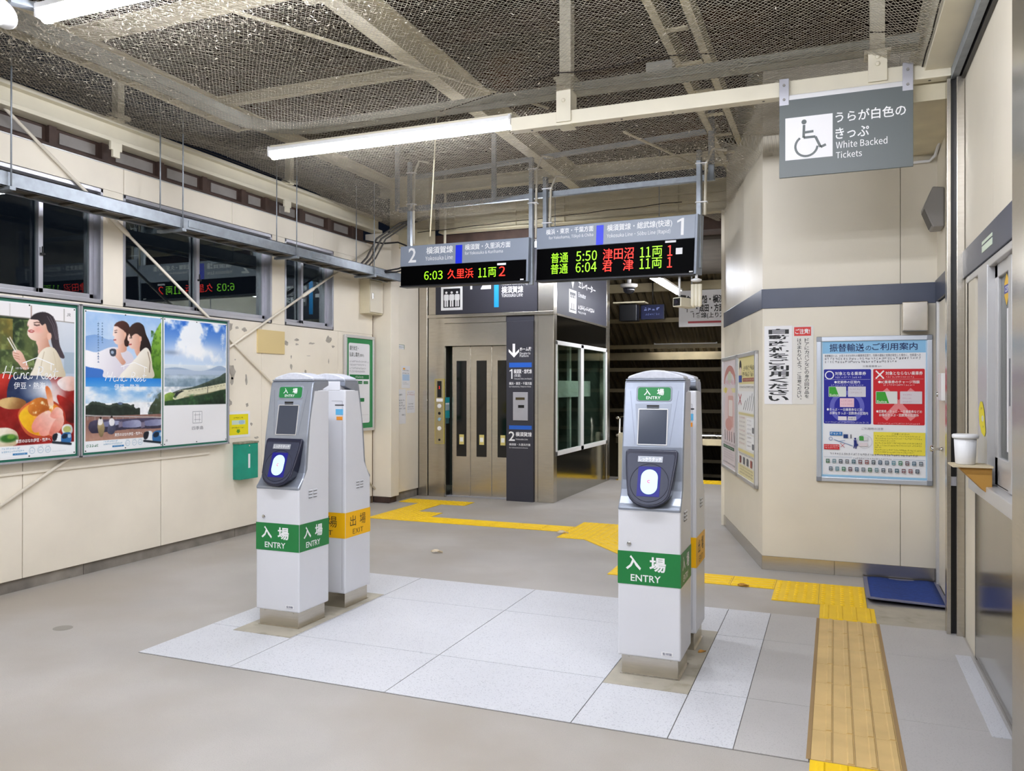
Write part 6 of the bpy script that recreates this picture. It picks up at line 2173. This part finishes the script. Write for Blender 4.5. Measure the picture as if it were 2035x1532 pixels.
for i in range(8):
    k.fine(*TR(632, 998 + 20.5 * i, (1030, 1045, 820, 1048, 1050, 690, 1040, 990)[i], 1011 + 20.5 * i), '#8a8430', 100 + i)
k.rect(*TR(218, 973, 335, 1008), '#3f7fc0').fine(*TR(226, 980, 328, 1002), '#dfeaf6', 110).rect(*TR(345, 995, 387, 1030), '#26407a').rect(*TR(410, 995, 418, 1032), '#2a2a40').rect(*TR(163, 1088, 307, 1135), '#d23038').fine(*TR(170, 1095, 300, 1108), '#f8dcdc', 111).fine(*TR(170, 1113, 295, 1126), '#f8dcdc', 112)
cx, cy_ = TP(227, 1037)
k.ring(cx, cy_, 18 * pxu, 4 * pxu, '#2f6fae')
k.line([TP(258, 1045), TP(430, 1098)], 5 * pxu, '#4a7ab0').line([TP(300, 1060), TP(360, 1050)], 4 * pxu, '#6a8ab8').line([TP(315, 1075), TP(355, 1115)], 4 * pxu, '#c04048').line([TP(355, 1080), TP(320, 1112)], 4 * pxu, '#c04048')
k.poly(ell(*TP(453, 1033), 9 * pxu, 10 * pxu, 12), '#23317a').poly([TP(440, 1045), TP(465, 1045), TP(470, 1085), TP(462, 1125), TP(455, 1125), TP(453, 1095), TP(445, 1122), TP(437, 1120), TP(442, 1080)], '#23317a').rect(*TR(466, 1080, 478, 1098), '#23317a')
cx, cy_ = TP(540, 1057)
k.ring(cx, cy_, 68 * pxu, 2 * pxu, '#8a8a9a').poly([TP(490, 1008), TP(528, 1008), TP(540, 1048), TP(490, 1048)], '#4aa04a').rect(*TR(532, 1012, 568, 1048), '#d6d8da').rect(*TR(490, 1065, 565, 1100), '#e2d8dc')
k.fine(*TR(220, 1164, 1008, 1182), '#66666e', 120).rect(*TR(165, 1200, 425, 1202), '#6a8ab0').rect(*TR(795, 1208, 1075, 1210), '#6a8ab0').fine(*TR(437, 1202, 790, 1216), '#66666e', 121)
pal = ['#3d6b48', '#3f5f78', '#3f7a58', '#5a6a78', '#3f4a58', '#7a5358', '#6a6a70', '#6f8f98', '#66707a', '#6a4a52', '#5a8a98', '#36506a', '#8a4a4a', '#2f5a6a', '#4a525e']
for r_, n_, y_ in ((0, 15, 1222), (1, 14, 1290)):
    for i in range(n_):
        x_ = (182 if r_ == 0 else 210) + 60 * i
        k.poly(rrect(*TR(x_, y_, x_ + 34, y_ + 36), .003), pal[(i * 7 + r_ * 3) % 15]).rect(*TR(x_ + 6, y_ + 8, x_ + 28, y_ + 18), '#b9c4cc').rect(*TR(x_ + 8, y_ + 26, x_ + 26, y_ + 30), '#d8dcdc')
k.fine(*TR(165, 1350, 210, 1356), '#aab8c4', 130)
k.build('printed_notice', t)

t = MB().box(.443, .606, YF - .1, YF, 1.772, 1.978)
tag(t.build('steel_cover_box', STEEL, None, .006), 'plain stainless cover box above the framed notice', 'wall box')

# two framed posters on the canted face
cC = Crop(1430, 690, .18293)


def side_frame(a0, a1, label, draw):
    b0, b1 = .585, 1.665
    t = thing('framed_poster', tuple(FCH.pt((a0 + a1) / 2, b0)), label, 'framed poster', 'framed posters on the canted booth wall')
    MB().slab(a0 + .01, a1 - .01, b0 + .01, b1 - .01, .001, .014, FCH).build('poster_back', PAPER, t)
    f = MB()
    for q in ((a0, a1, b0, b0 + .034), (a0, a1, b1 - .034, b1), (a0, a0 + .05, b0, b1), (a1 - .05, a1, b0, b1)):
        f.slab(*q, .001, .028, FCH)
    f.build('snap_frame', ALUL, t, .006, 3)
    F = Face(FCH.pt(0, 0, .0145), FCH.u, FCH.v)
    k = Ink(F, .0006)
    c0, c1, d0, d1 = a0 + .05, a1 - .05, b0 + .034, b1 - .034
    draw(k, lambda u0, v0, u1, v1: (c0 + (c1 - c0) * u0, c0 + (c1 - c0) * u1, d1 - (d1 - d0) * v1, d1 - (d1 - d0) * v0))
    k.build('printed_poster', t)


def dr1(k, R):
    k.rect(*R(0, 0, 1, 1), '#e3d9dc')
    a0, a1, b0, b1 = R(.05, .02, .95, .2)
    k.ring((a0 + a1) / 2, b0 - .02, (a1 - a0) / 2, .07, '#c98f86', ry=(b1 - b0) * .95, t0=0, t1=math.pi)
    k.poly(ell((a0 + a1) / 2, b0 + .04, .12, .06), '#cfd6c2')
    k.fine(*R(.15, .18, .9, .23), '#d99ab0', 1).rect(*R(.0, .26, 1, .30), '#e9dfa8').poly(ell(*[(q[0] + q[1]) / 2 for q in [R(.1, .25, .3, .31)]] * 1 + [R(.1, .25, .3, .31)[2] + .03], .07, .03), '#e2cf6a')
    k.poly(ell((a0 + a1) / 2, R(0, .5, 1, .5)[2], .3, .25), '#e9d3d3').poly(rrect(*R(.38, .33, .78, .62), .03), '#dcb0a8').poly(rrect(*R(.43, .37, .73, .52), .02), '#f0e6e2').poly(ell((a0 + a1) / 2 - .05, R(0, .6, 1, .6)[2], .2, .06), '#d9a49c')
    for i, x in enumerate((.15, .33, .5, .66, .84)):
        k.line([((R(x, .68, x, .68)[0]), R(x, .66, x, .66)[2]), (R(x + .02, .7, x, .7)[0], R(x, .755, x, .755)[2])], .03, '#6a5558')
    k.fine(*R(.02, .77, .95, .79), '#9a8a90', 3).rect(*R(.02, .8, .85, .83), '#4a6a52').fine(*R(.05, .808, .8, .822), '#d8e6d8', 4)
    for i in range(4):
        k.fine(*R(.05, .845 + .022 * i, .7 + .05 * i, .856 + .022 * i), '#b0a8ac', 5 + i)
    k.fine(*R(.02, .955, .95, .972), '#6a6a78', 9)


def dr2(k, R):
    k.rect(*R(0, 0, 1, 1), '#ece9e2').rect(*R(0, 0, 1, .225), '#e2d69a')
    k.poly(ell(R(.1, 0, .1, 0)[0], R(0, .07, 0, .07)[2], .06, .05), '#2c2a2c').poly(ell(R(.1, 0, .1, 0)[0], R(0, .115, 0, .115)[2], .05, .035), '#ead2c2').rect(*R(.0, .15, .2, .21), '#2f4a96')
    k.fine(*R(.3, .07, .98, .115), '#4a4638', 1).fine(*R(.24, .125, .98, .165), '#4a4638', 2).rect(*R(.26, .175, .98, .205), '#a05a4a').fine(*R(.3, .182, .95, .198), '#e8d8c8', 3)
    k.fine(*R(.05, .24, .95, .26), '#77777a', 4).rect(*R(0, .285, 1, .455), '#efefef')
    x0, x1, y0, y1 = R(.0, .31, .18, .40)
    k.line([(x0, y0), (x1, y1)], .02, '#a8444a').line([(x0, y1), (x1, y0)], .02, '#a8444a')
    for i in range(5):
        a = R(.3 + .13 * i, .44, 0, .44)
        b = R(.45 + .13 * i, .36 - .02 * i, 0, .36 - .02 * i)
        k.line([(a[0], a[2]), (b[0], b[2])], .012, '#55575c')
    k.rect(*R(0, .465, 1, .485), '#d9cf9a').rect(*R(.5, .5, .99, .63), '#f4f4f4').rect(*R(.5, .64, .99, .76), '#f4f4f4')
    for i in range(7):
        k.fine(*R(.04, .5 + .036 * i, .42, .515 + .036 * i), '#9a9096' if i % 3 else '#c08a90', 10 + i)
        k.fine(*R(.55, .515 + .034 * i, .78, .528 + .034 * i), '#a09a9c', 20 + i)
    for y in (.57, .70):
        k.poly(rrect(*R(.84, y, .95, y + .045), .01), '#77777c')
    k.rect(*R(0, .775, 1, .80), '#e2d69a').fine(*R(.05, .805, .95, .82), '#77777a', 30)
    for i in range(4):
        k.poly(rrect(*R(.08 + .22 * i, .835, .18 + .22 * i, .895), .01), ('#8a5a58', '#77777c', '#6a6a70', '#a86a60')[i])
    k.rect(*R(0, .905, 1, 1), '#e6dcae')
    for i in range(3):
        k.fine(*R(.1, .915 + .024 * i, .9, .93 + .024 * i), '#6a6448', 40 + i)


LT = LCH
side_frame(LT - 2.02 + .06, LT - 1.06, 'pale pink framed poster on the canted booth wall, farther from the notice', dr1)
side_frame(LT - 1.035, LT - .155, 'cream framed poster with a red cross mark on the canted booth wall', dr2)

# ================================================================== WHITE BACKED TICKETS SIGN
ws = thing('ticket_sign', (.05, 5.04, 2.6), 'dark grey wheelchair ticket sign hung from the ivory beam', 'sign')
FWS = Face((-.305, 5.035, 2.622), (.717, 0, .0), (0, 0, 1))
WW, WH = .717, .459
MB().slab(0, WW, 0, WH, -.014, 0, FWS).build('sign_panel', DARKSIGN, ws, .002)
MB().slab(0, WW, WH - .002, WH + .03, -.012, -.004, FWS).build('sign_rail', ALUL, ws, .002)
for a in (.0, WW - .055):
    MB().slab(a, a + .055, WH - .03, WH + .13, -.004, .003, FWS).build('hanger_strap', ALU, ws, .002)
    for b in (WH + .005, WH + .09):
        MB().lathe([(.009, .003), (.008, .009)], FWS.pt(a + .027, b), FWS.n, 6).build('bolt', GREYBOX, ws)


def wb(u0, u1, v0, v1):
    return (u0 * WW, u1 * WW, WH * (1 - v1), WH * (1 - v0))


a0, a1, b0, b1 = wb(.048, .412, .235, .78)
ic = MB().slab(a0, a1, b0, b1, 0, .0012, FWS).build('pictogram_field', PAPER, ws)
k = MB()
w_, h_ = a1 - a0, b1 - b0


def ip(u, v):
    return a0 + w_ * u, b1 - h_ * v


k.fprism(ell(*ip(.40, .13), w_ * .055, w_ * .055, 18), FWS, .0012, .002)
for pts in ([(.40, .20), (.39, .50), (.64, .50), (.75, .76), (.86, .71)], [(.42, .38), (.60, .37)]):
    stroke_into(k, FWS, [ip(*q) for q in pts], w_ * .055, .002)
arc_ = [ip(.45 + .235 * math.cos(t_), .70 + .24 * math.sin(t_)) for t_ in np.linspace(math.radians(-125), math.radians(-355), 28)]
stroke_into(k, FWS, arc_, w_ * .05, .0021)
k.build('wheelchair_symbol', DARKSIGN, ic)
txt(ws, 'うらが白色の', FWS, wb(.433, .948, .225, .365), TXTW, .0012, .012)
txt(ws, 'きっぷ', FWS, wb(.433, .682, .43, .57), TXTW, .0012, .012)
txt(ws, 'White Backed', FWS, wb(.437, .815, .60, .69), TXTW, .0012, 0)
txt(ws, 'Tickets', FWS, wb(.437, .63, .73, .815), TXTW, .0012, 0)

# ================================================================== RIGHT WALL THINGS
t = thing('wall_speaker', (.6, 5.95, 2.5), 'grey wedge loudspeaker high on the wall beside the shutter guide', 'loudspeaker')
MB().prism([(.545, 2.57), (.60, 2.43), (.668, 2.43), (.668, 2.69), (.60, 2.70)], 'y', 5.93, 6.12).build('speaker_case', GREYBOX, t, .008)
Fsp = Face((.51, 5.925, 2.54), (0, -1, 0), (-.12, 0, .08))
MB().slab(-.085, .085, -.06, .06, 0, .002, Face((.572, 6.025, 2.50), (0, -1, 0), (-.055, 0, .14))).build('speaker_grille', mat('dark_grille', '#5f5c58', .6), t)
t = thing('wall_conduit', (.6, 6.3, 2.95), 'white conduit pipe bending along the top of the booth', 'pipe')
MB().tube([(.44, YF - .015, 2.97), (.62, YF - .015, 2.97), (.655, YF - .05, 3.0), (.655, 5.7, 3.08), (.655, 5.2, 3.1)], .011, 8).build('pipe_run', WHITEP, t)

t = thing('bucket_shelf', (.6, 4.3, .93), 'folded brown cardboard bracket under the white tub', 'shelf')
B('shelf_top', .505, .668, 4.18, 4.36, 1.012, 1.02, mat('card_top', '#d8c8a8', .7), t)
MB().prism([(.53, 1.012), (.665, 1.012), (.665, .90), (.64, .90)], 'y', 4.2, 4.34).build('shelf_wedge', CARD, t)
t = thing('white_tub', (.567, 4.27, 1.02), 'small white plastic tub with lid on the cardboard bracket', 'tub')
MB().lathe([(.038, 0), (.042, .004), (.048, .125)], (.567, 4.27, 1.0205), n=24).build('tub_body', WHITEP, t)
MB().lathe([(.054, 0), (.056, .006), (.056, .016), (.05, .02)], (.567, 4.27, 1.141), n=24).build('tub_lid', WHITEP, t)
Fwin = Face((WR - .0135, 4.4, 0), (0, -1, 0), (0, 0, 1))
t = thing('yellow_tag', (WR - .014, 4.44, 1.14), 'yellow leaf-shaped sticker on the window mullion above the tub', 'sticker')
k = Ink(Fwin, .001)
k.poly([(-.1, 1.27), (-.06, 1.31), (.0, 1.31), (.05, 1.27), (.09, 1.17), (.06, 1.145), (-.02, 1.16), (-.08, 1.2)], '#efe01e').fine(-.05, .0, 1.27, 1.285, '#5a5a20', 1).poly(ell(.01, 1.23, .03, .015), '#d8e0d0').fine(.01, .05, 1.185, 1.197, '#5a5a20', 2).build('sticker_print', t)
t = thing('security_sticker', (WR + .015, 4.06, 1.73), 'yellow and blue hexagonal CSP security sticker on the window', 'sticker')
Fst = Face((WR + .029, 4.06, 0), (0, -1, 0), (0, 0, 1))
k = Ink(Fst, .001)
k.poly([(-.055, 1.78), (0, 1.73), (.055, 1.78), (.055, 1.84), (0, 1.885), (-.055, 1.84)], '#2a2a34').poly([(-.05, 1.782), (0, 1.736), (.05, 1.782), (.05, 1.838), (0, 1.879), (-.05, 1.838)], '#e8bc3a')
k.rect(-.05, .05, 1.79, 1.828, '#4a4f9a').text('CSP', -.036, .036, 1.797, 1.821, '#f0f0f6', .01).build('sticker_print', t)
t = MB().box(WR + .022, WR + .030, 3.98, 4.02, 1.1, 1.72)
tag(t.build('window_slip', PAPER), 'narrow white paper slip taped inside the office window', 'paper slip')

# ================================================================== MAT AND LEAVES
mt = thing('door_mat', (.42, 5.98, 0), 'blue door mat with grey edging in front of the booth door', 'mat')
nx, ny = 10, 16
v, fcs = [], []
for j in range(ny + 1):
    for i in range(nx + 1):
        x, y = .215 + .43 * i / nx, 5.61 + .72 * j / ny
        z = .014 + .028 * max(0, 1 - j / 3.0) ** 2 * (1 - .5 * i / nx) + .006 * math.sin(i * .9)
        v.append((x, y, z))
for j in range(ny):
    for i in range(nx):
        p = j * (nx + 1) + i
        fcs.append((p, p + 1, p + nx + 2, p + nx + 1))
top = MB().add(v, fcs, True).build('mat_pile', BLUEMAT, mt)
sd_ = top.modifiers.new('thick', 'SOLIDIFY')
sd_.thickness = .008
eb_ = MB()
for pts in ([(.205, 5.60 + .72 * j / 12, .012 + .03 * max(0, 1 - j / 3.0) ** 2) for j in range(13)], [(.655, 5.60 + .72 * j / 12, .010 + .018 * max(0, 1 - j / 3.0) ** 2) for j in range(13)],
            [(.205 + .45 * j / 8, 5.60, .04 - .014 * j / 8) for j in range(9)], [(.205 + .45 * j / 8, 6.325, .01) for j in range(9)]):
    for p_, q_ in zip(pts[:-1], pts[1:]):
        eb_.bar(p_, q_, .026, .009)
eb_.build('mat_edging', MATEDGE, mt)


def leaf(px, s, rz, m_, label):
    p = at(*px, Z=0)
    mb = MB()
    prof = [(0, 0), (.25, .16), (.5, .2), (.75, .14), (1, 0)]
    vs = [(u - .5, 0, .12 * math.sin(u * 5) + .05) for u, _ in prof] + [(u - .5, w__, .16 + .1 * math.sin(u * 4)) for u, w__ in prof] + [(u - .5, -w__, .14 - .06 * math.sin(u * 6)) for u, w__ in prof]
    fs = [(i, i + 1, 6 + i, 5 + i) for i in range(4)] + [(i + 1, i, 10 + i, 11 + i) for i in range(4)]
    c, q = math.cos(rz), math.sin(rz)
    mb.add([(p.x + s * (x * c - y * q), p.y + s * (x * q + y * c), .004 + s * max(0, z)) for x, y, z in vs], fs)
    o = mb.build('fallen_leaf', m_)
    o.modifiers.new('t', 'SOLIDIFY').thickness = .0008
    tag(o, label, 'leaf')


leaf((868, 1099), .10, .3, LEAFP, 'pale dry leaf lying on the open concrete in mid floor')
leaf((1118, 1061), .11, .2, LEAFP, 'pale dry leaf at the edge of the dotted tactile field')
leaf((1477, 1166), .075, .1, LEAF, 'orange leaf beside the yellow bar strip near the booth')
leaf((1395, 1298), .05, .8, LEAF, 'brown leaf at the foot of the gate post by the tactile path')

# ================================================================== ROOF SERVICES
t = thing('cable_duct', (-2, 4.6, 3.36), 'grey cable duct bending along the ivory gate beam', 'cable duct')
path = [(-4.12, 1.5), (-4.12, 4.75)] + [(-4.12 + .42 * (1 - math.cos(a)), 4.75 + .42 * math.sin(a)) for a in np.linspace(.2, math.pi / 2, 7)] + [(.45, 5.17)]
for z0_, z1_, w2 in ((3.345, 3.352, .06), (3.345, 3.40, .004)):
    for off in ((0,) if w2 > .01 else (-.058, .058)):
        mb = MB()
        for i in range(len(path) - 1):
            (x0, y0), (x1, y1) = path[i], path[i + 1]
            dx, dy = x1 - x0, y1 - y0
            L = math.hypot(dx, dy)
            nx_, ny_ = -dy / L, dx / L
            p0, p1_ = (x0 + nx_ * off, y0 + ny_ * off, (z0_ + z1_) / 2), (x1 + nx_ * off, y1 + ny_ * off, (z0_ + z1_) / 2)
            mb.bar(p0, p1_, 2 * w2, z1_ - z0_)
        mb.build('duct_floor' if w2 > .01 else 'duct_side', mat('grey_duct', '#aeb0a6', .5, .3, var=.1, scale=9), t)
def rod(pts, r_, label, m_=BEAMC, nm='tie_rod', cat='tie rod'):
    tag(MB().tube(pts, r_, 7).build(nm, m_), label, cat)


rod([at(440, 15, Z=3.55), at(1090, 215, Z=3.55)], .011, 'cream diagonal tie rod crossing above the long batten lamp')
rod([at(1240, 262, Z=3.5), at(1420, 345, Z=3.5)], .011, 'cream diagonal tie rod above the platform 1 sign')
rod([(at(872, 0, Y=6.1).x, 6.1, 4.03), at(855, 470, Y=6.1)], .006, 'long vertical ivory pipe dropping behind the batten lamp', BEAMC, 'drop_pipe', 'pipe')
rod([(at(885, 390, Y=8.7).x, 8.7, 4.03), at(884, 505, Y=8.7)], .016, 'short vertical ivory pipe behind the platform 2 sign', BEAMW, 'drop_pipe', 'pipe')
for i, (x, y0, y1) in enumerate(((845, 430, 505), (1103, 395, 450), (1310, 370, 430))):
    rod([(at(x, y1, Y=8.7).x, 8.7, 4.03), at(x, y1, Y=8.7)], .006, 'thin hanger rod in front of the cream fascia, number %s from the corner pier' % ('one', 'two', 'three')[i], GALV, 'hanger_rod', 'hanger rod')
for i, y in enumerate((4.47, 6.5)):
    t = thing('beam_bracket', (-4.97, y, 3.1), ('ivory bracket post on the edge beam above the nearer window pier', 'ivory bracket post on the edge beam above the farther window pier')[i], 'bracket')
    B('bracket_post', -4.99, -4.93, y - .03, y + .03, 3.36, 3.75, BEAMW, t)
    B('bracket_foot', -5.0, -4.91, y - .07, y + .07, 3.37, 3.40, BEAMW, t)
    MB().box(-4.995, -4.975, y - .05, y + .05, 3.14, 3.2).box(-4.995, -4.975, y - .03, y + .03, 3.09, 3.14).build('bracket_tab', BEAMW, t)
t = thing('horn_loudspeaker', (-3.68, 2.62, 3.02), 'white round loudspeaker at the end of the top batten lamp', 'loudspeaker')
MB().lathe([(.014, .10), (.035, .085), (.042, .035), (.075, .0), (.08, -.008), (.07, -.004), (.03, .02)], (-3.74, 2.68, 3.18), (.1, -.6, -.6), 22).build('horn', WHITEP, t)
MB().bar((-3.73, 2.72, 3.26), (-3.68, 2.86, 3.27), .05, .03).build('mount_arm', GALV, t)
p = at(1313, 150, Z=3.5)
t = thing('junction_box', (p.x, p.y, 3.5), 'grey junction box lying above the net near the middle post', 'junction box')
MB().box(p.x - .09, p.x + .09, p.y - .06, p.y + .06, 3.48, 3.58).build('box_case', mat('pale_grey_case', '#b8b8b0', .5), t, .005)
MB().box(p.x - .05, p.x - .01, p.y - .04, p.y + .04, 3.478, 3.48).build('box_label', TXTG, t)
# handrail of the stairs beyond
t = thing('stair_handrail', (-2.95, 11.9, 0), 'metal stair handrail with posts beyond the lift', 'handrail')
for x in (-2.98, -2.80):
    MB().tube([(x, 11.75, 0), (x, 11.75, .92)], .022, 10).build('rail_post', STEEL, t)
for z in (.92, .66):
    MB().tube([(-2.99, 11.65, z), (-2.98, 11.75, z), (-2.9, 12.1, z), (-2.85, 14.5, z - 1.2)], .02, 10).build('rail_bar', CHROME, t)
B('rail_kick', -2.96, -2.9, 11.6, 11.7, 0, .7, BEAMC, t)
